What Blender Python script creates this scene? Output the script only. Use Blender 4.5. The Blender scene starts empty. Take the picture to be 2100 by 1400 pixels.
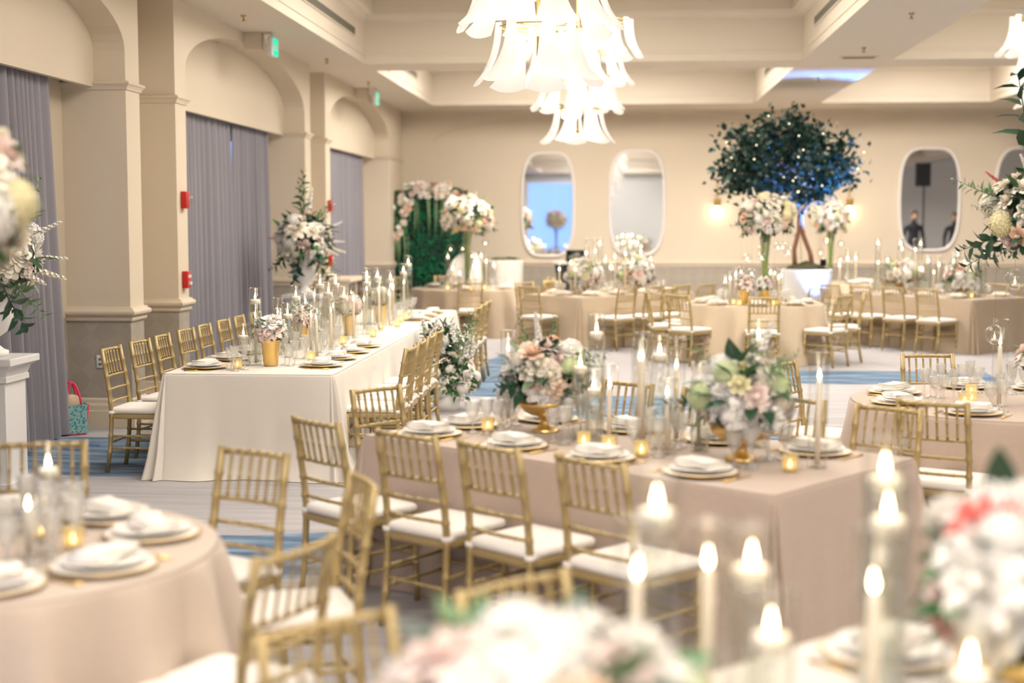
import bpy, math, random
from mathutils import Vector, Matrix, Euler

PI = math.pi
R = math.radians
SC = bpy.context.scene
COL = SC.collection
rnd = random.Random(7)

# ------------------------------------------------------------------ camera, world, lights, exposure
cam_d = bpy.data.cameras.new('camera')
cam = bpy.data.objects.new('camera', cam_d)
COL.objects.link(cam)
SC.camera = cam
cam_d.sensor_width = 36.0
cam_d.lens = 2917.0 / 2100.0 * 36.0
cam.location = (0, 0, 1.86)
cam.rotation_euler = (R(90 - 4.801), 0, R(4.395))
cam_d.clip_start = 0.05
cam_d.clip_end = 200
cam_d.dof.use_dof = True
cam_d.dof.focus_distance = 10.6
cam_d.dof.aperture_fstop = 1.1
cam_d.dof.aperture_blades = 0

world = bpy.data.worlds.new('daylight')
SC.world = world
world.use_nodes = True
bg = world.node_tree.nodes['Background']
bg.inputs[0].default_value = (0.30, 0.48, 1.0, 1)
bg.inputs[1].default_value = 1.6

SC.view_settings.view_transform = 'Standard'
SC.view_settings.look = 'None'
SC.view_settings.gamma = 1.0
SC.view_settings.exposure = 0.28
SC.cycles.adaptive_threshold = 0.05
SC.view_settings.use_curve_mapping = False
SC.cycles.transparent_max_bounces = 16
SC.cycles.max_bounces = 5
SC.cycles.diffuse_bounces = 3
SC.cycles.glossy_bounces = 3
SC.cycles.caustics_reflective = False
SC.cycles.caustics_refractive = False
SC.cycles.use_light_tree = False


def area(name, loc, sx, sy, power, color=(1, 0.93, 0.83)):
    d = bpy.data.lights.new(name, 'AREA')
    d.shape = 'RECTANGLE'
    d.size, d.size_y = sx, sy
    d.energy = power
    d.color = color
    o = bpy.data.objects.new(name, d)
    o.location = loc
    COL.objects.link(o)
    return o


# added fill: broad area lamps without fixtures, unseen up inside the ceiling coffers
LW = (1, 0.938, 0.855)
COFFER_P = 330
for yc, sy, pw in ((23.4, 3.6, 1.55), (15.9, 3.6, 0.95), (9.6, 4.2, 0.75), (2.4, 4.2, 0.72), (-4.8, 4.2, 1.25)):
    area('coffer_fill', (-0.57, yc, 4.80), 3.4, sy, COFFER_P * pw, LW)
    area('coffer_fill', (5.2, yc, 4.80), 2.0, sy, COFFER_P * 0.75 * pw, LW)

# ------------------------------------------------------------------ helpers


def prop(o, label=None, cat=None, group=None, kind=None):
    if label:
        o['label'] = label
    if cat:
        o['category'] = cat
    if group:
        o['group'] = group
    if kind:
        o['kind'] = kind
    return o


class MB:
    """collects faces for one mesh"""

    def __init__(self):
        self.v = []
        self.f = []
        self.sm = []
        self.mi = []
        self.m = 0

    def add(self, vs, fs, smooth=True, M=None):
        b = len(self.v)
        if M is not None:
            vs = [M @ Vector(p) for p in vs]
        self.v.extend([tuple(p) for p in vs])
        for f in fs:
            self.f.append(tuple(i + b for i in f))
            self.sm.append(smooth)
            self.mi.append(self.m)
        return self

    def box(self, x0, x1, y0, y1, z0, z1, M=None):
        vs = [(x, y, z) for z in (z0, z1) for y in (y0, y1) for x in (x0, x1)]
        fs = [(0, 2, 3, 1), (4, 5, 7, 6), (0, 1, 5, 4), (2, 6, 7, 3), (0, 4, 6, 2), (1, 3, 7, 5)]
        return self.add(vs, fs, False, M)

    def rbox(self, x0, x1, y0, y1, z0, z1, r=0.01, seg=3, M=None):
        """box with rounded vertical edges and softened top/bottom"""
        def ring(inset, z):
            pts = []
            rr = max(r - inset, 0.0005)
            for cx, cy, a0 in ((x1 - r, y1 - r, 0), (x0 + r, y1 - r, 90), (x0 + r, y0 + r, 180), (x1 - r, y0 + r, 270)):
                for k in range(seg + 1):
                    a = R(a0 + 90 * k / seg)
                    pts.append((cx + rr * math.cos(a), cy + rr * math.sin(a), z))
            return pts
        e = min(r * 0.6, (z1 - z0) * 0.4)
        rings = [ring(e, z0), ring(e * 0.3, z0 + e * 0.3), ring(0, z0 + e), ring(0, z1 - e), ring(e * 0.3, z1 - e * 0.3), ring(e, z1)]
        return self.rings(rings, True, True, M=M)

    def rings(self, rings, cap0=False, cap1=False, closed=True, smooth=True, M=None):
        n = len(rings[0])
        vs = [p for r_ in rings for p in r_]
        fs = []
        for i in range(len(rings) - 1):
            for j in range(n if closed else n - 1):
                k = (j + 1) % n
                fs.append((i * n + j, i * n + k, (i + 1) * n + k, (i + 1) * n + j))
        if cap0:
            fs.append(tuple(reversed(range(n))))
        if cap1:
            fs.append(tuple(range((len(rings) - 1) * n, len(rings) * n)))
        return self.add(vs, fs, smooth, M)

    def lathe(self, prof, seg=16, cap0=False, cap1=False, rib=0.0, M=None):
        rs = []
        for r_, z in prof:
            rs.append([((r_ * (1 - (rib if j % 2 else 0))) * math.cos(2 * PI * j / seg),
                        (r_ * (1 - (rib if j % 2 else 0))) * math.sin(2 * PI * j / seg), z) for j in range(seg)])
        return self.rings(rs, cap0, cap1, M=M)

    def tube(self, pts, rad, seg=8, cap=True, M=None):
        pts = [Vector(p) for p in pts]
        if not isinstance(rad, (list, tuple)):
            rad = [rad] * len(pts)
        rs = []
        up = Vector((0, 0, 1))
        prev = None
        for i, p in enumerate(pts):
            t = (pts[min(i + 1, len(pts) - 1)] - pts[max(i - 1, 0)]).normalized()
            if prev is None:
                a = t.cross(up)
                if a.length < 1e-3:
                    a = t.cross(Vector((1, 0, 0)))
            else:
                a = prev - t * prev.dot(t)
            a.normalize()
            prev = a
            b = t.cross(a)
            rs.append([tuple(p + (a * math.cos(2 * PI * j / seg) + b * math.sin(2 * PI * j / seg)) * rad[i]) for j in range(seg)])
        return self.rings(rs, cap, cap, M=M)

    def sphere(self, r, seg=12, rg=8, M=None, sx=1, sy=1, sz=1):
        rs = []
        for i in range(rg + 1):
            a = -PI / 2 + PI * i / rg
            c = max(math.cos(a), 0.01)
            rs.append([(r * sx * c * math.cos(2 * PI * j / seg), r * sy * c * math.sin(2 * PI * j / seg), r * sz * math.sin(a)) for j in range(seg)])
        return self.rings(rs, True, True, M=M)

    def mesh(self, name, *mats):
        me = bpy.data.meshes.new(name)
        me.from_pydata(self.v, [], self.f)
        me.polygons.foreach_set('use_smooth', self.sm)
        if len(mats) > 1:
            me.polygons.foreach_set('material_index', self.mi)
        for m in mats:
            me.materials.append(m)
        me.update()
        return me


def obj(name, me, parent=None, loc=(0, 0, 0), rot=(0, 0, 0), scale=(1, 1, 1)):
    o = bpy.data.objects.new(name, me)
    o.location = loc
    o.rotation_euler = rot
    if isinstance(scale, (int, float)):
        scale = (scale,) * 3
    o.scale = scale
    if parent:
        o.parent = parent
    COL.objects.link(o)
    return o


def thing(name, label, cat, loc, rz=0.0, group=None):
    o = obj(name, None, None, loc, (0, 0, rz))
    o.empty_display_size = 0.1
    return prop(o, label, cat, group)


def struct(name, me, parent=None, **k):
    o = obj(name, me, parent, **k)
    if not parent:
        o['kind'] = 'structure'
    return o


ORD = ['nearest', 'second', 'third', 'fourth', 'fifth', 'sixth', 'seventh', 'eighth', 'ninth', 'tenth', 'eleventh', 'twelfth',
       'thirteenth', 'fourteenth', 'fifteenth', 'sixteenth', 'seventeenth', 'eighteenth', 'nineteenth', 'twentieth', 'twenty-first',
       'twenty-second', 'twenty-third', 'twenty-fourth', 'twenty-fifth', 'twenty-sixth', 'twenty-seventh', 'twenty-eighth', 'twenty-ninth', 'thirtieth']

# ------------------------------------------------------------------ materials
MATS = {}


def N(nt, typ, **kw):
    n = nt.nodes.new(typ)
    for k, v in kw.items():
        setattr(n, k, v)
    return n


def mat(name, color, rough=0.6, metal=0.0, var=0.0, vscale=20, bump=0.0, bscale=60, sheen=0.0, spec=0.5, sss=0.0, stretch=(1, 1, 1), dist=0.01, coat=0.0):
    m = bpy.data.materials.new(name)
    m.use_nodes = True
    nt = m.node_tree
    b = nt.nodes['Principled BSDF']
    b.inputs['Base Color'].default_value = (*color, 1)
    b.inputs['Roughness'].default_value = rough
    b.inputs['Metallic'].default_value = metal
    b.inputs['Specular IOR Level'].default_value = spec
    if sheen:
        b.inputs['Sheen Weight'].default_value = sheen
    if sss:
        b.inputs['Subsurface Weight'].default_value = sss
        b.inputs['Subsurface Radius'].default_value = (0.02, 0.01, 0.006)
    if coat:
        b.inputs['Coat Weight'].default_value = coat
    if var or bump:
        tc = N(nt, 'ShaderNodeTexCoord')
        mp = N(nt, 'ShaderNodeMapping')
        mp.inputs['Scale'].default_value = stretch
        nt.links.new(tc.outputs['Object'], mp.inputs[0])
    if var:
        nz = N(nt, 'ShaderNodeTexNoise')
        nz.inputs['Scale'].default_value = vscale
        nz.inputs['Detail'].default_value = 4
        nt.links.new(mp.outputs[0], nz.inputs['Vector'])
        mx = N(nt, 'ShaderNodeMix', data_type='RGBA')
        mx.inputs[6].default_value = (*[c * (1 - var) for c in color], 1)
        mx.inputs[7].default_value = (*[min(1, c * (1 + var)) for c in color], 1)
        nt.links.new(nz.outputs['Fac'], mx.inputs[0])
        nt.links.new(mx.outputs[2], b.inputs['Base Color'])
    if bump:
        n2 = N(nt, 'ShaderNodeTexNoise')
        n2.inputs['Scale'].default_value = bscale
        n2.inputs['Detail'].default_value = 3
        nt.links.new(mp.outputs[0], n2.inputs['Vector'])
        bp = N(nt, 'ShaderNodeBump')
        bp.inputs['Strength'].default_value = bump
        bp.inputs['Distance'].default_value = dist
        nt.links.new(n2.outputs['Fac'], bp.inputs['Height'])
        nt.links.new(bp.outputs[0], b.inputs['Normal'])
    MATS[name] = m
    return m


def emit(name, color, strength):
    m = bpy.data.materials.new(name)
    m.use_nodes = True
    nt = m.node_tree
    nt.nodes.clear()
    e = N(nt, 'ShaderNodeEmission')
    e.inputs[0].default_value = (*color, 1)
    e.inputs[1].default_value = strength
    o = N(nt, 'ShaderNodeOutputMaterial')
    nt.links.new(e.outputs[0], o.inputs[0])
    MATS[name] = m
    return m


def glassy(name, tint=(1, 1, 1), body=(1, 1, 1), body_fac=0.0, gloss=1.0, rough=0.03, ior=1.45, emission=0.0):
    """thin-walled glass: clear transmission, fresnel gloss, optional milky body"""
    m = bpy.data.materials.new(name)
    m.use_nodes = True
    nt = m.node_tree
    nt.nodes.clear()
    out = N(nt, 'ShaderNodeOutputMaterial')
    tr = N(nt, 'ShaderNodeBsdfTransparent')
    tr.inputs[0].default_value = (*tint, 1)
    gl = N(nt, 'ShaderNodeBsdfGlossy')
    gl.inputs['Roughness'].default_value = rough
    lw = N(nt, 'ShaderNodeLayerWeight')
    lw.inputs[0].default_value = 0.5
    pw = N(nt, 'ShaderNodeMath', operation='POWER')
    pw.inputs[1].default_value = 3.5
    nt.links.new(lw.outputs['Facing'], pw.inputs[0])
    mu = N(nt, 'ShaderNodeMath', operation='MULTIPLY_ADD', use_clamp=True)
    mu.inputs[1].default_value = 0.75 * gloss
    mu.inputs[2].default_value = 0.045 * gloss
    nt.links.new(pw.outputs[0], mu.inputs[0])
    base = tr.outputs[0]
    if body_fac:
        tl = N(nt, 'ShaderNodeBsdfTranslucent')
        tl.inputs[0].default_value = (*body, 1)
        df = N(nt, 'ShaderNodeBsdfDiffuse')
        df.inputs[0].default_value = (*body, 1)
        mm = N(nt, 'ShaderNodeMixShader')
        mm.inputs[0].default_value = 0.5
        nt.links.new(tl.outputs[0], mm.inputs[1])
        nt.links.new(df.outputs[0], mm.inputs[2])
        bodyo = mm.outputs[0]
        if emission:
            em = N(nt, 'ShaderNodeEmission')
            em.inputs[0].default_value = (1.0, 0.93, 0.82, 1)
            em.inputs[1].default_value = emission
            ad = N(nt, 'ShaderNodeAddShader')
            nt.links.new(bodyo, ad.inputs[0])
            nt.links.new(em.outputs[0], ad.inputs[1])
            bodyo = ad.outputs[0]
        m2 = N(nt, 'ShaderNodeMixShader')
        m2.inputs[0].default_value = body_fac
        nt.links.new(base, m2.inputs[1])
        nt.links.new(bodyo, m2.inputs[2])
        base = m2.outputs[0]
    m3 = N(nt, 'ShaderNodeMixShader')
    nt.links.new(mu.outputs[0], m3.inputs[0])
    nt.links.new(base, m3.inputs[1])
    nt.links.new(gl.outputs[0], m3.inputs[2])
    nt.links.new(m3.outputs[0], out.inputs[0])
    MATS[name] = m
    return m


CREAM = (0.66, 0.567, 0.44)


def wall_material():
    m = bpy.data.materials.new('cream_wall_with_wainscot_paper')
    m.use_nodes = True
    nt = m.node_tree
    b = nt.nodes['Principled BSDF']
    b.inputs['Roughness'].default_value = 0.75
    b.inputs['Specular IOR Level'].default_value = 0.25
    g = N(nt, 'ShaderNodeNewGeometry')
    sp = N(nt, 'ShaderNodeSeparateXYZ')
    nt.links.new(g.outputs['Position'], sp.inputs[0])
    lt = N(nt, 'ShaderNodeMath', operation='LESS_THAN')
    lt.inputs[1].default_value = 1.0
    nt.links.new(sp.outputs['Z'], lt.inputs[0])
    # feathered diamond wallpaper
    ad = N(nt, 'ShaderNodeMath', operation='ADD')
    nt.links.new(sp.outputs['X'], ad.inputs[0])
    nt.links.new(sp.outputs['Y'], ad.inputs[1])
    cb = N(nt, 'ShaderNodeCombineXYZ')
    nt.links.new(ad.outputs[0], cb.inputs[0])
    nt.links.new(sp.outputs['Z'], cb.inputs[1])
    mp = N(nt, 'ShaderNodeMapping')
    mp.inputs['Rotation'].default_value = (0, 0, R(45))
    nt.links.new(cb.outputs[0], mp.inputs[0])
    wv = N(nt, 'ShaderNodeTexChecker')
    wv.inputs['Scale'].default_value = 6.5
    wv.inputs['Color1'].default_value = (1, 1, 1, 1)
    wv.inputs['Color2'].default_value = (0, 0, 0, 1)
    nz = N(nt, 'ShaderNodeTexNoise')
    nz.inputs['Scale'].default_value = 5
    nt.links.new(cb.outputs[0], nz.inputs['Vector'])
    dm = N(nt, 'ShaderNodeVectorMath', operation='SCALE')
    dm.inputs['Scale'].default_value = 0.16
    nt.links.new(nz.outputs['Color'], dm.inputs[0])
    dv = N(nt, 'ShaderNodeVectorMath', operation='ADD')
    nt.links.new(mp.outputs[0], dv.inputs[0])
    nt.links.new(dm.outputs[0], dv.inputs[1])
    nt.links.new(dv.outputs[0], wv.inputs['Vector'])
    paper = N(nt, 'ShaderNodeMix', data_type='RGBA')
    paper.inputs[6].default_value = (0.365, 0.32, 0.265, 1)
    paper.inputs[7].default_value = (0.395, 0.345, 0.285, 1)
    nt.links.new(wv.outputs['Fac'], paper.inputs[0])
    n3 = N(nt, 'ShaderNodeTexNoise')
    n3.inputs['Scale'].default_value = 1.2
    nt.links.new(g.outputs['Position'], n3.inputs['Vector'])
    wallc = N(nt, 'ShaderNodeMix', data_type='RGBA')
    wallc.inputs[6].default_value = (*[c * 0.97 for c in CREAM], 1)
    wallc.inputs[7].default_value = (*[c * 1.03 for c in CREAM], 1)
    nt.links.new(n3.outputs['Fac'], wallc.inputs[0])
    mx = N(nt, 'ShaderNodeMix', data_type='RGBA')
    nt.links.new(lt.outputs[0], mx.inputs[0])
    nt.links.new(wallc.outputs[2], mx.inputs[6])
    nt.links.new(paper.outputs[2], mx.inputs[7])
    nt.links.new(mx.outputs[2], b.inputs['Base Color'])
    MATS['wall'] = m
    return m


def carpet_material():
    m = bpy.data.materials.new('striated_lavender_and_blue_carpet')
    m.use_nodes = True
    nt = m.node_tree
    b = nt.nodes['Principled BSDF']
    b.inputs['Roughness'].default_value = 0.95
    b.inputs['Specular IOR Level'].default_value = 0.1
    b.inputs['Sheen Weight'].default_value = 0.2
    g = N(nt, 'ShaderNodeNewGeometry')
    mp = N(nt, 'ShaderNodeMapping')
    mp.inputs['Scale'].default_value = (0.35, 6.0, 1)
    nt.links.new(g.outputs['Position'], mp.inputs[0])
    n1 = N(nt, 'ShaderNodeTexNoise')
    n1.inputs['Scale'].default_value = 2.2
    n1.inputs['Detail'].default_value = 6
    nt.links.new(mp.outputs[0], n1.inputs['Vector'])
    ra = N(nt, 'ShaderNodeValToRGB')
    ra.color_ramp.elements[0].position = 0.35
    ra.color_ramp.elements[0].color = (0.33, 0.315, 0.325, 1)
    ra.color_ramp.elements[1].position = 0.62
    ra.color_ramp.elements[1].color = (0.43, 0.40, 0.398, 1)
    nt.links.new(n1.outputs['Fac'], ra.inputs[0])
    # blue field colours
    mp2 = N(nt, 'ShaderNodeMapping')
    mp2.inputs['Rotation'].default_value = (0, 0, R(28))
    mp2.inputs['Scale'].default_value = (0.9, 4.5, 1)
    nt.links.new(g.outputs['Position'], mp2.inputs[0])
    n2 = N(nt, 'ShaderNodeTexNoise')
    n2.inputs['Scale'].default_value = 1.6
    n2.inputs['Detail'].default_value = 3
    nt.links.new(mp2.outputs[0], n2.inputs['Vector'])
    rb = N(nt, 'ShaderNodeValToRGB')
    rb.color_ramp.interpolation = 'LINEAR'
    e = rb.color_ramp.elements
    e[0].position = 0.38
    e[0].color = (0.035, 0.075, 0.15, 1)
    e[1].position = 0.62
    e[1].color = (0.19, 0.28, 0.39, 1)
    e2 = e.new(0.48)
    e2.color = (0.09, 0.16, 0.25, 1)
    nt.links.new(n2.outputs['Fac'], rb.inputs[0])
    # swathes of blue: rotated boxes with ragged edges
    nd = N(nt, 'ShaderNodeTexNoise')
    nd.inputs['Scale'].default_value = 1.3
    nt.links.new(g.outputs['Position'], nd.inputs['Vector'])
    sc = N(nt, 'ShaderNodeVectorMath', operation='SCALE')
    sc.inputs['Scale'].default_value = 0.35
    nt.links.new(nd.outputs['Color'], sc.inputs[0])
    pos = N(nt, 'ShaderNodeVectorMath', operation='ADD')
    nt.links.new(g.outputs['Position'], pos.inputs[0])
    nt.links.new(sc.outputs[0], pos.inputs[1])
    total = None
    for cx, cy, hx, hy, ang in ((-4.2, 11.0, 1.35, 0.95, 5), (-1.8, 7.75, 0.85, 0.55, 15), (-1.2, 17.4, 0.55, 2.4, 0), (0.1, 14.2, 0.55, 1.1, -8),
                                (3.0, 17.3, 1.5, 0.75, 0), (-2.6, 5.7, 1.0, 0.5, 20), (5.5, 16.0, 1.4, 1.0, 20), (2.0, 12.6, 0.9, 0.35, 0), (-4.6, 15.8, 0.9, 1.6, 0)):
        mm = N(nt, 'ShaderNodeMapping', vector_type='TEXTURE')
        mm.inputs['Location'].default_value = (cx + 0.17, cy + 0.17, 0)
        mm.inputs['Rotation'].default_value = (0, 0, R(ang))
        mm.inputs['Scale'].default_value = (hx, hy, 1)
        nt.links.new(pos.outputs[0], mm.inputs[0])
        ab = N(nt, 'ShaderNodeVectorMath', operation='ABSOLUTE')
        nt.links.new(mm.outputs[0], ab.inputs[0])
        s = N(nt, 'ShaderNodeSeparateXYZ')
        nt.links.new(ab.outputs[0], s.inputs[0])
        mxn = N(nt, 'ShaderNodeMath', operation='MAXIMUM')
        nt.links.new(s.outputs[0], mxn.inputs[0])
        nt.links.new(s.outputs[1], mxn.inputs[1])
        l = N(nt, 'ShaderNodeMath', operation='LESS_THAN')
        l.inputs[1].default_value = 1
        nt.links.new(mxn.outputs[0], l.inputs[0])
        if total is None:
            total = l.outputs[0]
        else:
            a = N(nt, 'ShaderNodeMath', operation='MAXIMUM')
            nt.links.new(total, a.inputs[0])
            nt.links.new(l.outputs[0], a.inputs[1])
            total = a.outputs[0]
    mx = N(nt, 'ShaderNodeMix', data_type='RGBA')
    nt.links.new(total, mx.inputs[0])
    nt.links.new(ra.outputs[0], mx.inputs[6])
    nt.links.new(rb.outputs[0], mx.inputs[7])
    nt.links.new(mx.outputs[2], b.inputs['Base Color'])
    n4 = N(nt, 'ShaderNodeTexNoise')
    n4.inputs['Scale'].default_value = 180
    nt.links.new(g.outputs['Position'], n4.inputs['Vector'])
    bp = N(nt, 'ShaderNodeBump')
    bp.inputs['Strength'].default_value = 0.4
    bp.inputs['Distance'].default_value = 0.004
    nt.links.new(n4.outputs['Fac'], bp.inputs['Height'])
    nt.links.new(bp.outputs[0], b.inputs['Normal'])
    return m


M_WALL = wall_material()
M_CARPET = carpet_material()
M_CEIL = mat('ceiling_paint', (0.73, 0.645, 0.525), 0.85, var=0.02, vscale=1.0, spec=0.2)
M_TRIM = mat('cream_trim_paint', (0.66, 0.565, 0.435), 0.55, var=0.02, vscale=3, spec=0.3)
M_GREYWALL = mat('grey_wall_paint', (0.50, 0.49, 0.465), 0.8, var=0.04, vscale=1.0)
M_VENT = mat('vent_slot_grey', (0.16, 0.15, 0.12), 0.7, var=0.1, vscale=30)
M_CURTAIN = mat('lavender_grey_curtain', (0.245, 0.23, 0.258), 0.9, var=0.06, vscale=300, bump=0.2, bscale=500, sheen=0.2, stretch=(1, 1, 0.2), dist=0.002)
M_LINEN_W = mat('ivory_linen', (0.74, 0.68, 0.60), 0.9, var=0.03, vscale=160, bump=0.15, bscale=600, sheen=0.15, dist=0.002)
M_LINEN_T = mat('blush_tan_damask', (0.50, 0.388, 0.31), 0.8, var=0.07, vscale=30, bump=0.15, bscale=200, sheen=0.2, dist=0.003)
M_LINEN_C = mat('champagne_linen', (0.58, 0.465, 0.325), 0.75, var=0.05, vscale=30, bump=0.1, bscale=200, sheen=0.2, dist=0.003)
M_LINEN_P = mat('pale_blush_linen', (0.56, 0.45, 0.36), 0.8, var=0.05, vscale=30, bump=0.1, bscale=200, sheen=0.2, dist=0.003)
M_LINEN_D = mat('beige_damask', (0.47, 0.37, 0.262), 0.8, var=0.07, vscale=30, bump=0.15, bscale=200, sheen=0.2, dist=0.003)
M_GOLD = mat('gold_painted_wood', (0.43, 0.315, 0.135), 0.38, metal=0.30, var=0.10, vscale=14, spec=0.6)
M_CUSHION = mat('ivory_cushion_fabric', (0.86, 0.80, 0.73), 0.9, var=0.03, vscale=200, bump=0.15, bscale=300, dist=0.002)
M_WAX = mat('ivory_wax', (0.95, 0.84, 0.70), 0.4, sss=0.25, var=0.02, vscale=20)
M_FLAME = emit('candle_flame', (1.0, 0.80, 0.50), 20)
M_FAIRY = emit('fairy_bulb', (1.0, 0.85, 0.5), 5)
M_BULB = emit('lamp_bulb', (1.0, 0.85, 0.62), 12)
M_BULB.cycles.emission_sampling = 'NONE'
M_GLASS = glassy('clear_glass', (0.97, 0.97, 0.95), gloss=1.1)
M_CRYSTAL = glassy('cut_crystal', (0.95, 0.95, 0.94), (1, 0.97, 0.93), 0.20, gloss=1.5, rough=0.08, ior=1.5)
M_WATER = glassy('water_in_glass', (0.95, 0.96, 0.95), gloss=0.8, ior=1.33)
M_AMBER = glassy('gold_votive_glass', (1.0, 0.93, 0.70), (0.98, 0.86, 0.55), 0.5, gloss=1.0, rough=0.1)
M_SHADE = glassy('frosted_white_shade', (1, 0.98, 0.95), (0.60, 0.575, 0.55), 0.97, gloss=0.5, rough=0.2, emission=0.33)
M_SHADE.cycles.emission_sampling = 'NONE'
M_FAIRY.cycles.emission_sampling = 'NONE'
M_PANE = glassy('window_pane', (0.95, 0.97, 1.0), gloss=0.8)
M_CERAMIC = mat('white_porcelain', (0.93, 0.88, 0.82), 0.2, var=0.01, vscale=10)
M_NAPKIN = mat('white_napkin_linen', (0.88, 0.82, 0.74), 0.95, var=0.03, vscale=100)
M_GOLDM = mat('polished_gold', (0.80, 0.55, 0.20), 0.28, metal=0.85, var=0.05, vscale=20)
M_BRASS = mat('aged_brass', (0.52, 0.36, 0.12), 0.35, metal=0.7, var=0.08, vscale=20)
M_WHITE = mat('white_gloss_paint', (0.70, 0.685, 0.67), 0.4, var=0.02, vscale=4)
M_PLASTER = mat('white_plaster_urn', (0.83, 0.80, 0.77), 0.6, var=0.04, vscale=12, bump=0.1, bscale=40)
M_DARKWOOD = mat('dark_walnut', (0.055, 0.028, 0.018), 0.4, var=0.3, vscale=6, stretch=(1, 8, 1))
M_BLACK = mat('black_cloth', (0.015, 0.015, 0.02), 0.7, var=0.1, vscale=20)
M_BLACKP = mat('black_plastic', (0.008, 0.008, 0.009), 0.8, spec=0.2, var=0.1, vscale=30)
M_RED = mat('alarm_red', (0.55, 0.015, 0.015), 0.35, var=0.03, vscale=20)
M_BRANCH = mat('manzanita_bark', (0.30, 0.135, 0.085), 0.7, var=0.25, vscale=25, bump=0.3, bscale=40)
M_MOSS = mat('dark_moss', (0.055, 0.05, 0.018), 0.95, var=0.4, vscale=20, bump=0.8, bscale=30, dist=0.03)
M_STEM = mat('green_flower_stem', (0.30, 0.42, 0.10), 0.5, var=0.15, vscale=20)
LEAF = [mat('leaf_green', (0.05, 0.155, 0.045), 0.45, var=0.3, vscale=8), mat('leaf_deep_green', (0.018, 0.07, 0.032), 0.4, var=0.3, vscale=8),
        mat('leaf_sage', (0.16, 0.25, 0.12), 0.55, var=0.2, vscale=8)]
M_TREELEAF = mat('dark_tree_leaf', (0.010, 0.033, 0.022), 0.6, var=0.4, vscale=4, spec=0.2)
M_HEDGE = mat('boxwood_hedge', (0.015, 0.27, 0.115), 0.55, var=0.45, vscale=12, bump=0.6, bscale=30, dist=0.02)
PETAL = {}
for nm, c in dict(white=(0.90, 0.86, 0.80), ivory=(0.90, 0.82, 0.68), blush=(0.90, 0.72, 0.65), pink=(0.84, 0.52, 0.48), peach=(0.88, 0.62, 0.45),
                  green=(0.66, 0.74, 0.42), yellow=(0.84, 0.76, 0.45), coral=(0.78, 0.20, 0.17), mauve=(0.66, 0.45, 0.44)).items():
    PETAL[nm] = mat('petal_' + nm, c, 0.6, var=0.07, vscale=18, sheen=0.1)
M_MIRROR = mat('mirror_silver', (0.88, 0.89, 0.90), 0.02, metal=1.0, var=0.005, vscale=1)
M_FRAME = mat('pale_mirror_frame', (0.83, 0.78, 0.75), 0.35, var=0.03, vscale=6)
M_EXITG = emit('exit_green', (0.02, 0.62, 0.36), 1.3)

# ================================================================== STRUCTURE
XA, XB, XT, XS = -4.41, -5.0, -4.70, -4.82     # pier front, niche back, tympanum, slot back
ZC = 4.065                                      # soffit height
ZT = 4.86                                       # coffer top
XR, YB, YF = 11.3, 28.5, -8.4                   # right wall, back wall, wall behind the camera
PER = 7.2
NICHES = [(-0.0 + 14.25 - PER * k, 19.70 - PER * k) for k in (3, 2, 1, 0)] + [(21.42, 26.95)]

b = MB()
nx, ny = 24, 48
vs = [(-5.4 + (XR + 5.8) * i / nx, YF - 0.2 + (YB - YF + 0.6) * j / ny, 0) for j in range(ny + 1) for i in range(nx + 1)]
fs = [(j * (nx + 1) + i, j * (nx + 1) + i + 1, (j + 1) * (nx + 1) + i + 1, (j + 1) * (nx + 1) + i) for j in range(ny) for i in range(nx)]
b.add(vs, fs, False)
struct('floor', b.mesh('floor', M_CARPET))

# ---- left wall: piers, arched niches, tympana
b = MB()


def quad(b, *p):
    b.add(p, [(0, 1, 2, 3)], False)


def arch_z(y, y0, y1, zs=3.38, za=3.95):
    t = (y - y0) / (y1 - y0) * 2 - 1
    return zs + (za - zs) * math.sqrt(max(0, 1 - abs(t) ** 2.1))


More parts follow.
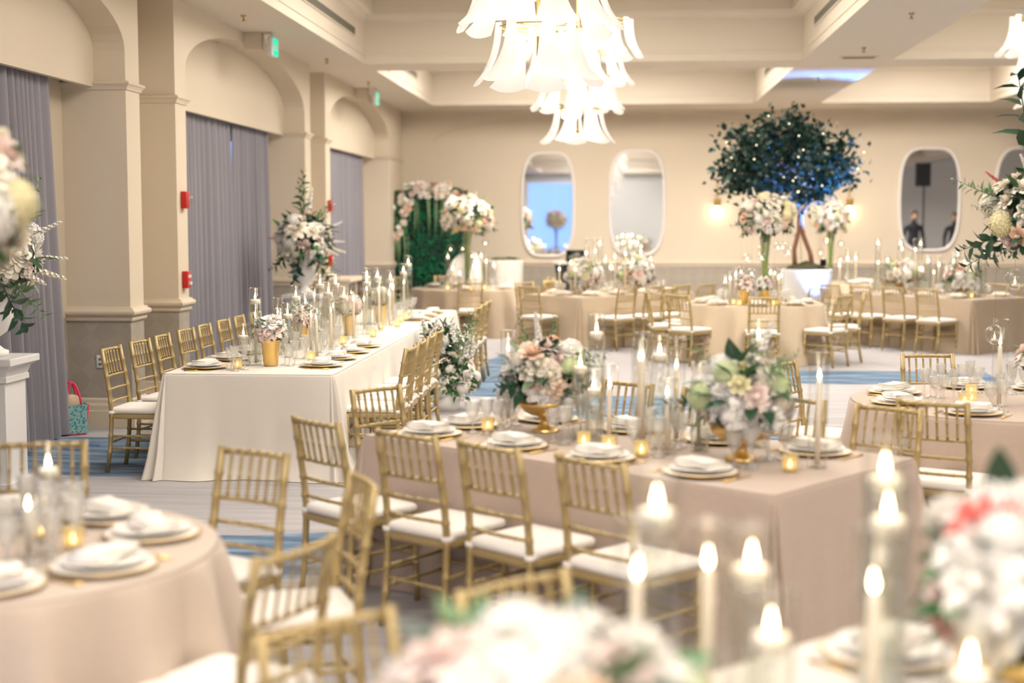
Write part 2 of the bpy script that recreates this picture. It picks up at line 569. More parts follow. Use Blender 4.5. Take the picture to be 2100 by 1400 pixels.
edges = [YF] + [e for n in NICHES for e in n] + [YB]
for i in range(0, len(edges), 2):
    y0, y1 = edges[i], edges[i + 1]
    if i == 0 or i == len(edges) - 2:
        quad(b, (XA, y0, 0), (XA, y1, 0), (XA, y1, ZC), (XA, y0, ZC))
    else:
        ya, yb = y0 + 0.36, y1 - 0.34
        for a, c in ((y0, ya), (yb, y1)):
            quad(b, (XA, a, 0), (XA, c, 0), (XA, c, ZC), (XA, a, ZC))
        quad(b, (XS, ya, 0), (XS, yb, 0), (XS, yb, ZC), (XS, ya, ZC))
        quad(b, (XA, ya, 0), (XS, ya, 0), (XS, ya, ZC), (XA, ya, ZC))
        quad(b, (XS, yb, 0), (XA, yb, 0), (XA, yb, ZC), (XS, yb, ZC))
NS = 28
for y0, y1 in NICHES:
    ys = [y0 + (y1 - y0) * (0.5 - 0.5 * math.cos(PI * k / NS)) for k in range(NS + 1)]
    for k in range(NS):
        a, c = ys[k], ys[k + 1]
        za, zc_ = arch_z(a, y0, y1), arch_z(c, y0, y1)
        quad(b, (XA, a, za), (XA, c, zc_), (XA, c, ZC), (XA, a, ZC))
        quad(b, (XT, a, za), (XT, c, zc_), (XA, c, zc_), (XA, a, za))
        quad(b, (XT, a, 3.06), (XT, c, 3.06), (XT, c, zc_), (XT, a, za))
        quad(b, (XT - 0.06, a, 3.06), (XT - 0.06, c, 3.06), (XT, c, 3.06), (XT, a, 3.06))
        quad(b, (XT - 0.06, a, 3.06), (XT - 0.06, c, 3.06), (XT - 0.06, c, 3.3), (XT - 0.06, a, 3.3))
    for y, s in ((y0, 1), (y1, -1)):
        quad(b, (XB, y, 0), (XA, y, 0), (XA, y, 3.38), (XB, y, 3.38))
    # back of the niche around a window opening
    wy0, wy1, wz0, wz1 = y0 + 0.75, y1 - 0.75, 0.25, 2.95
    quad(b, (XB, y0, 0), (XB, wy0, 0), (XB, wy0, 3.4), (XB, y0, 3.4))
    quad(b, (XB, wy1, 0), (XB, y1, 0), (XB, y1, 3.4), (XB, wy1, 3.4))
    quad(b, (XB, wy0, 0), (XB, wy1, 0), (XB, wy1, wz0), (XB, wy0, wz0))
    quad(b, (XB, wy0, wz1), (XB, wy1, wz1), (XB, wy1, 3.4), (XB, wy0, 3.4))
    quad(b, (XB, y0, 3.4), (XB, y1, 3.4), (XT, y1, 3.4), (XT, y0, 3.4))
wall_left = struct('wall_left', b.mesh('wall_left', M_WALL))

# windows behind the curtains
for i, (y0, y1) in enumerate(NICHES):
    wy0, wy1, wz0, wz1 = y0 + 0.75, y1 - 0.75, 0.25, 2.95
    b = MB()
    b.box(XB - 0.06, XB - 0.005, wy0, wy0 + 0.06, wz0, wz1).box(XB - 0.06, XB - 0.005, wy1 - 0.06, wy1, wz0, wz1)
    b.box(XB - 0.06, XB - 0.005, wy0 + 0.06, wy1 - 0.06, wz0, wz0 + 0.06).box(XB - 0.06, XB - 0.005, wy0 + 0.06, wy1 - 0.06, wz1 - 0.06, wz1)
    w = struct('window_%d' % (i + 1), b.mesh('window_frame', M_WHITE))
    for k in range(3):
        a = wy0 + 0.06 + (wy1 - wy0 - 0.12) * k / 3
        c = wy0 + 0.06 + (wy1 - wy0 - 0.12) * (k + 1) / 3
        p = MB()
        p.box(XB - 0.04, XB - 0.03, a + 0.02, c - 0.02, wz0 + 0.07, wz1 - 0.07)
        obj('pane', p.mesh('pane', M_PANE), w)


# ---- mouldings swept along plan paths
def sweep(path, prof, closed=False):
    """path: plan points, room on the left of travel; prof: (out, z)"""
    b = MB()
    P = [Vector(p) for p in path]
    rings = []
    for o_, z in prof:
        row = []
        for i, p in enumerate(P):
            ns = []
            if i > 0:
                d = (P[i] - P[i - 1]).normalized()
                ns.append(Vector((-d.y, d.x)))
            if i < len(P) - 1:
                d = (P[i + 1] - P[i]).normalized()
                ns.append(Vector((-d.y, d.x)))
            n = ns[0] if len(ns) == 1 else (ns[0] + ns[1])
            if len(ns) == 2:
                n = n / max(0.3, (1 + ns[0].dot(ns[1])))
            q = p + n * o_
            row.append((q.x, q.y, z))
        rings.append(row)
    b.rings(rings, closed=False, smooth=False)
    return b


RAIL = [(0, 0.965), (0.018, 0.97), (0.024, 0.985), (0.02, 1.0), (0.035, 1.012), (0.052, 1.03), (0.056, 1.05), (0.05, 1.066), (0.03, 1.076), (0.026, 1.09), (0, 1.095)]
BASE = [(0.028, 0.0), (0.028, 0.15), (0.022, 0.16), (0.022, 0.20), (0.012, 0.225), (0.012, 0.255), (0, 0.27)]
CAPM = [(0, 3.03), (0.014, 3.035), (0.018, 3.05), (0.03, 3.07), (0.045, 3.085), (0.045, 3.10), (0.03, 3.105), (0, 3.115)]
CORN = [(0, ZC - 0.05), (0.02, ZC - 0.045), (0.05, ZC - 0.012), (0.055, ZC)]
tn = 0
for i in range(0, len(edges), 2):
    y0, y1 = edges[i], edges[i + 1]
    if i == 0:
        pts = [(XB, y1), (XA, y1), (XA, y0)]
    elif i == len(edges) - 2:
        pts = [(XA, y1), (XA, y0), (XB, y0)]
    else:
        ya, yb = y0 + 0.36, y1 - 0.34
        pts = [(XB, y1), (XA, y1), (XA, yb), (XS, yb), (XS, ya), (XA, ya), (XA, y0), (XB, y0)]
    for prof, m in ((RAIL, M_TRIM), (BASE, M_TRIM), (CAPM, M_TRIM)):
        tn += 1
        struct('baseboard_left' if prof is BASE else 'trim_%d' % tn, sweep(list(reversed(pts)) if False else pts, prof).mesh('moulding', m))

# ---- back wall with two shallow arched recesses
ARCH = [(-0.11, 3.66), (6.98, 3.10)]
b = MB()


def barch(x, c, h):
    t = abs((x - c) / h)
    return 3.42 + 0.56 * math.sqrt(max(0, 1 - t ** 2.2))


xs = [XA]
for c, h in ARCH:
    xs += [c + h * math.sin(PI / 2 * (-1 + 2 * k / 48)) for k in range(49)]
xs += [XR]
for k in range(len(xs) - 1):
    a, c = xs[k], xs[k + 1]
    inside = None
    for cc, h in ARCH:
        if a >= cc - h - 1e-6 and c <= cc + h + 1e-6:
            inside = (cc, h)
    if inside is None:
        quad(b, (a, YB, 0), (a, YB, ZC), (c, YB, ZC), (c, YB, 0))
    else:
        za, zb = barch(a, *inside), barch(c, *inside)
        quad(b, (a, YB, za), (a, YB, ZC), (c, YB, ZC), (c, YB, zb))
        quad(b, (a, YB + 0.07, za), (a, YB, za), (c, YB, zb), (c, YB + 0.07, zb))
        quad(b, (a, YB + 0.07, 0), (a, YB + 0.07, za), (c, YB + 0.07, zb), (c, YB + 0.07, 0))
for cc, h in ARCH:
    for x in (cc - h, cc + h):
        quad(b, (x, YB, 0), (x, YB, 3.42), (x, YB + 0.07, 3.42), (x, YB + 0.07, 0))
struct('wall_back', b.mesh('wall_back', M_WALL))
pts = [(XR, YB)]
for cc, h in reversed(ARCH):
    pts += [(cc + h, YB), (cc + h, YB + 0.07), (cc - h, YB + 0.07), (cc - h, YB)]
pts += [(XA, YB)]
struct('trim_90', sweep(pts, RAIL).mesh('chair_rail', M_TRIM))
struct('baseboard_back', sweep(pts, BASE).mesh('baseboard', M_TRIM))
struct('trim_91', sweep([(XR, YB), (XA, YB)], CORN).mesh('cornice', M_TRIM))

# ---- right wall and the wall behind the camera (seen in the mirrors)
b = MB()
quad(b, (XR, YF, 0), (XR, YF, ZC), (XR, YB, ZC), (XR, YB, 0))
struct('wall_right', b.mesh('wall_right', M_GREYWALL))
b = MB()
WX0, WX1 = -4.36, -1.7
quad(b, (XA, YF, 0), (WX0, YF, 0), (WX0, YF, ZC), (XA, YF, ZC))
quad(b, (WX1, YF, 0), (XR, YF, 0), (XR, YF, ZC), (WX1, YF, ZC))
quad(b, (WX0, YF, 0), (WX1, YF, 0), (WX1, YF, 0.4), (WX0, YF, 0.4))
quad(b, (WX0, YF, 3.7), (WX1, YF, 3.7), (WX1, YF, ZC), (WX0, YF, ZC))
struct('wall_front', b.mesh('wall_front', M_GREYWALL))
b = MB()
b.box(WX0, WX0 + 0.07, YF - 0.06, YF, 0.4, 3.7).box(WX1 - 0.07, WX1, YF - 0.06, YF, 0.4, 3.7)
b.box(WX0 + 0.07, WX1 - 0.07, YF - 0.06, YF, 0.4, 0.47).box(WX0 + 0.07, WX1 - 0.07, YF - 0.06, YF, 3.63, 3.7)
w = struct('window_9', b.mesh('window_frame', M_WHITE))
for k in range(2):
    p = MB()
    xm = (WX0 + WX1) / 2
    a, c = ((WX0 + 0.08, xm - 0.02), (xm + 0.02, WX1 - 0.08))[k]
    p.box(a, c, YF - 0.04, YF - 0.03, 0.48, 3.62)
    obj('pane', p.mesh('pane', M_PANE), w)

# ---- ceiling: soffits, beams, coffers
COFX = [(-3.60, 2.45), (3.66, 6.75), (7.95, 10.4)]
COFY = [(20.90, 27.05)] + [(13.70 - PER * k, 19.95 - PER * k) for k in range(4)]
COFY[-1] = (max(COFY[-1][0], YF + 0.5), COFY[-1][1])
b = MB()
quad(b, (XA - 0.6, YF, ZT + 0.12), (XR, YF, ZT + 0.12), (XR, YB, ZT + 0.12), (XA - 0.6, YB, ZT + 0.12))
ceiling = struct('ceiling', b.mesh('ceiling', M_CEIL))
gx = [XA - 0.6] + [v for c in COFX for v in c] + [XR]
for i in range(0, len(gx), 2):
    b = MB()
    b.box(gx[i], gx[i + 1], YF, YB + 0.07, ZC, ZT + 0.1)
    struct('ceiling_beam', b.mesh('ceiling_beam', M_CEIL))
ys_ = sorted(COFY)
gaps = [(YF, ys_[0][0])] + [(ys_[k][1], ys_[k + 1][0]) for k in range(len(ys_) - 1)] + [(ys_[-1][1], YB + 0.07)]
for x0, x1 in COFX:
    for y0, y1 in gaps:
        b = MB()
        b.box(x0, x1, y0, y1, ZC, ZT + 0.1)
        struct('ceiling_beam', b.mesh('ceiling_beam', M_CEIL))
    for y0, y1 in COFY:
        # stepped inner moulding of the coffer
        path = [(x0, y0), (x1, y0), (x1, y1), (x0, y1), (x0, y0)]
        prof = [(0.002, ZC + 0.10), (0.014, ZC + 0.105), (0.014, ZC + 0.14), (0.006, ZC + 0.145), (0.006, ZT - 0.22), (0.05, ZT - 0.20), (0.09, ZT - 0.15), (0.16, ZT - 0.13), (0.16, ZT + 0.06), (0.3, ZT + 0.08)]
        s = sweep(path, prof)
        struct('trim_%d' % (100 + tn), s.mesh('coffer_moulding', M_CEIL))
        tn += 1


def vent(name, lab, loc, sy, sz, sx=0.02):
    t = thing(name, lab, 'vent', loc)
    b = MB()
    b.box(-sx, sx, -sy, sy, -sz, sz)
    obj('slot', b.mesh('slot', M_VENT), t)
    b = MB()
    e = 0.012
    for a in (-sz - e, sz):
        b.box(-sx - 0.006, sx + 0.006, -sy - e, sy + e, a, a + e)
    for a in (-sy - e, sy):
        b.box(-sx - 0.006, sx + 0.006, a, a + e, -sz, sz)
    obj('frame', b.mesh('vent_frame', M_CEIL), t)


vent('air_vent', 'long dark slot vent in coffer side above the second arched niche', (-3.595, 16.9, 4.40), 2.2, 0.05)
vent('air_vent', 'dark slot vent in far coffer side above the third arched niche', (-3.595, 23.6, 4.40), 1.3, 0.05)
vent('air_vent', 'long dark slot vent in the coffer side right of the big chandelier', (2.445, 16.6, 4.40), 2.0, 0.05)
vent('air_vent', 'dark slot vent in the far coffer side above the tree', (2.445, 23.6, 4.40), 1.3, 0.05)
t = thing('ceiling_grille', 'small flat grille set in the ceiling beam above the tree', 'grille', (3.15, 19.6, ZC))
b = MB()
b.box(-0.25, 0.25, -0.09, 0.09, -0.015, -0.001)
obj('grille_plate', b.mesh('grille_plate', M_TRIM), t)
for k in range(5):
    b = MB()
    b.box(-0.21, 0.21, -0.07 + 0.03 * k, -0.055 + 0.03 * k, -0.02, -0.015)
    obj('slat', b.mesh('grille_slat', M_VENT), t)
# sprinkler heads
b = MB()
b.lathe([(0.03, 0), (0.03, -0.012), (0.012, -0.02), (0.010, -0.05), (0.028, -0.055), (0.028, -0.06), (0.004, -0.065)], 10, True, True)
ME_SPR = b.mesh('sprinkler', M_BRASS)
for (x, y), lab in (((-4.05, 15.2), 'by the second niche'), ((-4.0, 19.3), 'at the pier between second and third niche'), ((-4.0, 22.5), 'by the third niche'),
                    ((3.05, 15.6), 'on the near part of the right ceiling beam'), ((3.05, 18.6), 'on the right ceiling beam near the grille'), ((3.0, 22.4), 'over the tree')):
    prop(obj('sprinkler_head', ME_SPR, loc=(x, y, ZC)), 'small ceiling sprinkler head ' + lab, 'sprinkler', 'ceiling sprinklers')


# ---- exit signs
def exit_sign(x, y, lab):
    t = thing('exit_sign', lab, 'sign', (x, y, ZC))
    b = MB()
    b.box(-0.33, -0.12, -0.06, 0.06, -0.20, 0)
    obj('wall_box', b.mesh('exit_box', M_TRIM), t)
    b = MB()
    b.rbox(-0.03, 0.03, -0.13, 0.13, -0.28, -0.06, 0.012)
    b.box(-0.012, 0.012, -0.05, 0.05, -0.06, 0)
    obj('housing', b.mesh('exit_housing', M_WHITE), t)
    b = MB()
    b.box(0.031, 0.036, -0.12, 0.12, -0.27, -0.075)
    obj('lit_panel', b.mesh('exit_panel', M_EXITG), t)
    c = bpy.data.curves.new('exit_text', 'FONT')
    c.body = 'EXIT'
    c.size = 0.12
    c.align_x = 'CENTER'
    c.align_y = 'CENTER'
    c.extrude = 0.002
    c.materials.append(M_WHITE)
    tmp = bpy.data.objects.new('exit_text', c)
    me = bpy.data.meshes.new_from_object(tmp)
    bpy.data.objects.remove(tmp)
    obj('lettering', me, t, (0.038, 0, -0.18), (R(90), 0, R(90)))


exit_sign(-4.08, 16.6, 'green lit exit sign at the ceiling above the second niche')
exit_sign(-4.08, 23.6, 'green lit exit sign at the ceiling above the third niche, farther away')


# ---- fire alarm devices and outlet on the piers
def wallbox(name, lab, cat, y, z, kind):
    t = thing(name, lab, cat, (XA, y, z))
    b = MB()
    b.rbox(0, 0.06, -0.055, 0.055, -0.085, 0.085, 0.008)
    obj('housing', b.mesh('alarm_housing', M_RED), t)
    b = MB()
    if kind == 's':
        b.sphere(0.05, 10, 6, Matrix.Translation((0.06, 0.0, 0.0)), 1.1, 0.8, 1.2)
        obj('strobe_lens', b.mesh('strobe', M_GLASS), t)
    else:
        b.box(0.06, 0.08, -0.03, 0.03, -0.05, -0.02).box(0.06, 0.068, -0.04, 0.04, 0.02, 0.05)
        obj('pull_handle', b.mesh('pull_handle', M_WHITE), t)


wallbox('fire_alarm_strobe', 'red fire alarm strobe on the pier beside the second niche curtain', 'alarm', 14.08, 2.08, 's')
wallbox('fire_alarm_pull', 'red fire alarm pull station low on the pier beside second niche', 'alarm', 14.08, 1.28, 'p')
wallbox('fire_alarm_strobe', 'small red fire alarm strobe on the far pier beside third niche', 'alarm', 21.25, 2.10, 's')
wallbox('fire_alarm_pull', 'small red fire alarm pull station on the far pier beside third niche', 'alarm', 21.25, 1.28, 'p')
t = thing('power_outlet', 'white power outlet low on the pier behind the first gold chair', 'outlet', (-4.70, 12.5, 0.60))
b = MB()
b.rbox(-0.035, 0.035, -0.012, 0.0, -0.058, 0.058, 0.006)
obj('cover_plate', b.mesh('outlet_plate', M_WHITE), t)
for dz in (-0.022, 0.022):
    b = MB()
    b.box(-0.012, 0.012, -0.014, -0.011, dz - 0.012, dz + 0.012)
    obj('socket', b.mesh('outlet_socket', M_VENT), t)


# ================================================================== CURTAINS
def curtain(y0, y1, lab, seed, sway=0.0, x=-4.83, z0=0.02, z1=3.2, amp=0.08, gapside=0):
    rr = random.Random(seed)
    n = max(10, int((y1 - y0) / 0.018))
    ph = [0]
    for k in range(n):
        ph.append(ph[-1] + 2 * PI / ((0.19 + 0.07 * math.sin(k * 0.045 + seed) + 0.04 * math.sin(k * 0.13 + 2 * seed)) / ((y1 - y0) / n)))
    rings = []
    NZ = 14
    for side in (0, 1):
        rows = []
        for i in range(NZ + 1):
            v = i / NZ
            z = z1 + (z0 - z1) * v
            row = []
            for k in range(n + 1):
                u = k / n
                a = amp * (0.55 + 0.55 * v) * (0.75 + 0.25 * math.sin(u * 17 + seed))
                px = x + a * math.sin(ph[k] + 0.25 * math.sin(v * 2.2 + u * 9)) + (0.006 if side else 0)
                yy = y0 + (y1 - y0) * u + 0.02 * math.sin(v * 3 + u * 30 + seed) * v + sway * v * (u - 0.3)
                if gapside:
                    w = (1 - v)
                    yy += gapside * -0.055 * max(0, w - 0.74) / 0.26 * (u if gapside > 0 else 1 - u) ** 2
                row.append((px, yy, z))
            rows.append(row)
        rings.append(rows)
    b = MB()
    b.rings(rings[0], closed=False)
    b.rings(list(reversed(rings[1])), closed=False)
    return prop(obj('curtain', b.mesh('curtain', M_CURTAIN)), lab, 'curtain', 'grey niche curtains')


curtain(7.3, 11.78, 'lavender-grey pleated curtain of the near niche behind the white pedestal', 1, 0.30)
curtain(14.3, 17.44, 'nearer lavender-grey curtain half in the second niche, before the gap of daylight', 2, 0.02, gapside=1)
curtain(17.43, 19.15, 'farther lavender-grey curtain half in the second niche, behind the flower urn', 3, 0.12, gapside=-1)
curtain(21.5, 24.46, 'nearer lavender-grey curtain half in the third niche', 4, 0.02, gapside=1)
curtain(24.47, 26.2, 'farther lavender-grey curtain half in the third niche', 5, 0.15, gapside=-1)

# ================================================================== CHAIRS
def ringed(pts, rad, marks, n=26):
    """polyline resampled with bamboo rings at the given fractions"""
    P = [Vector(p) for p in pts]
    L = [0]
    for a, c in zip(P, P[1:]):
        L.append(L[-1] + (c - a).length)
    ts = sorted(set([k / 6 for k in range(7)] + [m + d for m in marks for d in (-0.016, -0.008, 0, 0.008, 0.016)]))
    out, rs = [], []
    for t in ts:
        t = min(max(t, 0), 1)
        s = t * L[-1]
        for i in range(len(P) - 1):
            if s <= L[i + 1] + 1e-9:
                f = (s - L[i]) / (L[i + 1] - L[i])
                out.append(P[i].lerp(P[i + 1], f))
                break
        r = rad if not isinstance(rad, tuple) else rad[0] + (rad[1] - rad[0]) * t
        d = min([abs(t - m) for m in marks] + [1])
        rs.append(r * (1.22 if d < 0.009 else 1.0))
    b = MB()
    b.tube(out, rs, 8)
    return b


CH = []   # (part name, mesh, loc)


def chair_parts():
    for s in (-1, 1):
        p = [(s * 0.187, -0.235, 0), (s * 0.186, -0.205, 0.2), (s * 0.185, -0.192, 0.44), (s * 0.184, -0.205, 0.6), (s * 0.182, -0.235, 0.78), (s * 0.180, -0.262, 0.925)]
        CH.append(('back_post', ringed(p, (0.0165, 0.0165), (0.17, 0.30, 0.46, 0.565, 0.665, 0.775, 0.88)).mesh('back_post', M_GOLD)))
        p = [(s * 0.196, 0.195, 0), (s * 0.190, 0.182, 0.43)]
        CH.append(('leg', ringed(p, (0.0145, 0.018), (0.25, 0.45, 0.68)).mesh('front_leg', M_GOLD)))
        b = MB()
        b.lathe([(0.019, -0.012), (0.026, -0.009), (0.027, 0.0), (0.026, 0.010), (0.019, 0.013)], 10, M=Matrix.Translation((s * 0.185, -0.192, 0.452)))
        b.box(-0.008, 0.008, 0.018, 0.05, -0.006, 0.006, Matrix.Translation((s * 0.185, -0.192, 0.452)))
        CH.append(('cushion_tie', b.mesh('cushion_tie', M_CUSHION)))
        for z in (0.185, 0.275):
            p = [(s * 0.187, -0.205, z), (s * 0.192, 0.187, z + 0.005)]
            CH.append(('stretcher', ringed(p, 0.009, (0.25, 0.5, 0.75)).mesh('side_stretcher', M_GOLD)))
    CH.append(('top_rail', ringed([(-0.181, -0.262, 0.905), (-0.09, -0.278, 0.906), (0, -0.283, 0.906), (0.09, -0.278, 0.906), (0.181, -0.262, 0.905)], 0.0125, (0.15, 0.29, 0.43, 0.57, 0.71, 0.85)).mesh('top_rail', M_GOLD)))
    for z, y in ((0.715, -0.226), (0.618, -0.209), (0.527, -0.198)):
        CH.append(('back_rail', ringed([(-0.183, y, z), (-0.09, y - 0.011, z), (0, y - 0.015, z), (0.09, y - 0.011, z), (0.183, y, z)], 0.009, (0.2, 0.4, 0.6, 0.8)).mesh('back_rail', M_GOLD)))
    for k in range(6):
        x = -0.13 + 0.052 * k
        dy = 0.016 * (1 - (x / 0.18) ** 2)
        CH.append(('spindle', ringed([(x, -0.226 - dy, 0.715), (x, -0.262 - dy, 0.905)], 0.0072, (0.12, 0.5, 0.88)).mesh('spindle', M_GOLD)))
    CH.append(('stretcher', ringed([(-0.192, 0.188, 0.235), (0.192, 0.188, 0.235)], 0.009, (0.25, 0.5, 0.75)).mesh('front_stretcher', M_GOLD)))
    CH.append(('stretcher', ringed([(-0.186, -0.205, 0.225), (0.186, -0.205, 0.225)], 0.009, (0.25, 0.5, 0.75)).mesh('rear_stretcher', M_GOLD)))
    CH.append(('stretcher', ringed([(-0.192, 0.188, 0.315), (0.192, 0.188, 0.315)], 0.009, (0.25, 0.5, 0.75)).mesh('front_stretcher', M_GOLD)))

    def slab(z0, z1, grow, mt, nm, e, dome=0.0):
        b = MB()
        rings = []

        def ring(ins, z):
            pts = []
            for cx, cy, a0 in ((0.165, 0.165, 0), (-0.165, 0.165, 90), (-0.15, -0.165, 180), (0.15, -0.165, 270)):
                for k in range(5):
                    a = R(a0 + 90 * k / 4)
                    rr = 0.04 + grow - ins
                    pts.append((cx + rr * math.cos(a), cy + rr * math.sin(a), z))
            return pts
        rings = [ring(e, z0), ring(e * 0.3, z0 + e * 0.35), ring(0, z0 + e), ring(0, z1 - e), ring(e * 0.35, z1 - e * 0.3), ring(e * 1.2, z1)]
        if dome:
            rings.append([(x * 0.75, y * 0.75, z1 + dome * 0.6) for x, y, z in rings[-1]])
            rings.append([(x * 0.55, y * 0.55, z1 + dome) for x, y, z in rings[-1]])
        b.rings(rings, True, True)
        return b.mesh(nm, mt)
    CH.append(('seat_frame', slab(0.405, 0.442, 0.002, M_GOLD, 'seat_frame', 0.006)))
    CH.append(('cushion', slab(0.442, 0.487, 0.006, M_CUSHION, 'cushion', 0.018, 0.008)))


chair_parts()


def chair(x, y, face, lab):
    """face: world angle (deg) the sitter looks towards"""
    t = thing('banquet_chair', lab, 'chair', (x, y, 0), R(face - 90), 'gold bamboo-style banquet chairs')
    for nm, me in CH:
        obj(nm, me, t)
    return t


# ================================================================== TABLEWARE
TZ = 0.766
OCC = []        # footprints already taken on the table tops: (x, y, r)
GLASSES = []    # stemware waiting to be set down


def free(x, y, r):
    return all((x - a) ** 2 + (y - c) ** 2 >= (r + q) ** 2 for a, c, q in OCC)


def settle(x, y, r):
    """nearest free spot on the cloth for a footprint of radius r"""
    for k in range(700):
        d = 0.0045 * k / 6
        a = k * 2.39996
        p, q = x + d * math.cos(a), y + d * math.sin(a)
        if free(p, q, r):
            x, y = p, q
            break
    OCC.append((x, y, r))
    return x, y



def build_ware():
    W = {}
    b = MB()
    b.lathe([(0.0, 0.004), (0.09, 0.004), (0.10, 0.009), (0.165, 0.016), (0.168, 0.018), (0.163, 0.020), (0.10, 0.013), (0.0, 0.010)], 32)
    W['charger'] = b.mesh('charger', M_CERAMIC)
    b = MB()
    b.lathe([(0.165, 0.0155), (0.170, 0.017), (0.1705, 0.019), (0.168, 0.0208), (0.1625, 0.0205)], 32)
    W['rim'] = b.mesh('gold_rim', M_GOLDM)
    b = MB()
    b.lathe([(0.0, 0.020), (0.08, 0.020), (0.09, 0.026), (0.135, 0.036), (0.137, 0.038), (0.133, 0.039), (0.085, 0.031), (0.0, 0.028)], 28)
    W['plate'] = b.mesh('dinner_plate', M_CERAMIC)
    # folded napkin: soft stack of folds
    b = MB()
    for k, (w, d, z) in enumerate(((0.105, 0.062, 0.0), (0.10, 0.058, 0.011), (0.096, 0.05, 0.021))):
        rows = []
        nn = 8
        for i in range(nn + 1):
            u = -1 + 2 * i / nn
            rows.append([(u * w, -d + 0.012 * math.sin(u * 3 + k), z + 0.003 * math.sin(u * 5 + k)), (u * w, -d * 0.97 + 0.012 * math.sin(u * 3 + k), z + 0.009 + 0.003 * math.sin(u * 5 + k)),
                         (u * w * 0.98, 0, z + 0.011 + 0.003 * math.sin(u * 4 + k)), (u * w, d * 0.97 + 0.008 * math.sin(u * 4 + k), z + 0.009), (u * w, d + 0.008 * math.sin(u * 4 + k), z)])
        b.rings(rows, True, True)
    W['napkin'] = b.mesh('napkin', M_NAPKIN)
    # goblets

    def goblet(H, rb, rt, bowl, foot, nm):
        prof = [(foot, 0.0), (foot, 0.003), (foot * 0.5, 0.008), (0.007, 0.018), (0.0045, H * 0.28), (0.008, H - bowl - 0.006), (rb * 0.55, H - bowl + 0.006), (rb, H - bowl + 0.025), (rb + (rt - rb) * 0.5, H - bowl * 0.45), (rt, H - 0.002), (rt * 0.99, H),
                (rt * 0.96, H - 0.002), (rb + (rt - rb) * 0.5 - 0.003, H - bowl * 0.45), (rb - 0.003, H - bowl + 0.027), (0.002, H - bowl + 0.012)]
        b1 = MB()
        b1.lathe(prof[:6], 16, True)
        b2 = MB()
        b2.lathe(prof[5:], 28, rib=0.035)
        return b1.mesh(nm + '_stem', M_CRYSTAL), b2.mesh(nm + '_bowl', M_CRYSTAL)
    W['water'] = goblet(0.165, 0.030, 0.044, 0.095, 0.036, 'water_goblet')
    W['wine'] = goblet(0.185, 0.026, 0.038, 0.09, 0.034, 'wine_goblet')
    W['flute'] = goblet(0.215, 0.018, 0.029, 0.13, 0.032, 'flute')
    # cutlery
    b = MB()
    b.tube([(0, -0.10, 0.004), (0, -0.05, 0.0045), (0, 0.02, 0.0045), (0, 0.045, 0.005)], [0.006, 0.0055, 0.0035, 0.005], 6)
    for k in (-1.5, -0.5, 0.5, 1.5):
        b.tube([(k * 0.002, 0.042, 0.005), (k * 0.0052, 0.055, 0.004), (k * 0.0052, 0.075, 0.005), (k * 0.0048, 0.098, 0.0075)], [0.0028, 0.002, 0.0017, 0.001], 5)
    W['fork'] = b.mesh('fork', M_GOLDM)
    b = MB()
    b.tube([(0, -0.105, 0.004), (0, -0.02, 0.0045), (0, 0.0, 0.0045)], [0.006, 0.0065, 0.004], 6)
    b.add([(-0.006, 0, 0.003), (0.006, 0, 0.003), (0.0085, 0.05, 0.003), (0.006, 0.105, 0.003), (-0.004, 0.10, 0.003),
           (-0.006, 0, 0.0055), (0.006, 0, 0.0055), (0.0085, 0.05, 0.005), (0.006, 0.105, 0.0045), (-0.004, 0.10, 0.0045)],
          [(4, 3, 2, 1, 0), (5, 6, 7, 8, 9), (0, 1, 6, 5), (1, 2, 7, 6), (2, 3, 8, 7), (3, 4, 9, 8), (4, 0, 5, 9)], False)
    W['knife'] = b.mesh('knife', M_GOLDM)
    return W


WARE = build_ware()


def place(x, y, face, seat, tab, cut=True, glasses=('water', 'wine', 'flute'), bread=False):
    """a place setting: x,y = plate centre; face = direction from sitter to table centre; seat/tab = words of the label"""
    a = R(face - 90)
    ca, sa = math.cos(a), math.sin(a)

    def W(dx, dy):
        return (x + ca * dx - sa * dy, y + sa * dx + ca * dy, TZ)
    where = '%s of %s' % (seat, tab)
    t = thing('charger_plate', 'gold-rimmed white charger under plate, ' + where, 'plate', W(0, 0), a, 'gold-rimmed charger plates')
    obj('plate_body', WARE['charger'], t)
    OCC.append((x, y, 0.172))
    obj('rim', WARE['rim'], t)
    p = prop(obj('dinner_plate', WARE['plate'], None, W(0, 0), (0, 0, a)), 'white dinner plate under napkin, ' + where, 'plate', 'white dinner plates')
    n = prop(obj('napkin', WARE['napkin'], None, Vector(W(0, 0.0)) + Vector((0, 0, 0.0385)), (0, 0, a + rnd.uniform(-0.25, 0.25))), 'folded white napkin on plate, ' + where, 'napkin', 'folded napkins')
    gl = {'water': ('water_goblet', 'ribbed crystal water goblet', (0.02, 0.25)), 'wine': ('wine_goblet', 'ribbed crystal wine goblet', (0.105, 0.235)), 'flute': ('champagne_flute', 'tall crystal flute', (0.065, 0.315))}
    for g in glasses:
        nm, ds, (dx, dy) = gl[g]
        GLASSES.append((g, nm, ds + ', ' + where, W(dx + rnd.uniform(-0.012, 0.012), dy + rnd.uniform(-0.012, 0.012)), a))
    if cut:
        prop(obj('fork', WARE['fork'], None, W(-0.19, 0.0), (0, 0, a)), 'gold fork beside plate, ' + where, 'fork', 'gold cutlery')
        prop(obj('knife', WARE['knife'], None, W(0.19, 0.0), (0, 0, a)), 'gold knife beside plate, ' + where, 'knife', 'gold cutlery')


def flush_glasses():
    for g, nm, lab, p, a in GLASSES:
        x, y = settle(p[0], p[1], {'water': 0.046, 'wine': 0.040, 'flute': 0.034}[g])
        t = thing(nm, lab, 'glass', (x, y, TZ), a, 'crystal stemware')
        obj('stem', WARE[g][0], t)
        obj('bowl', WARE[g][1], t)


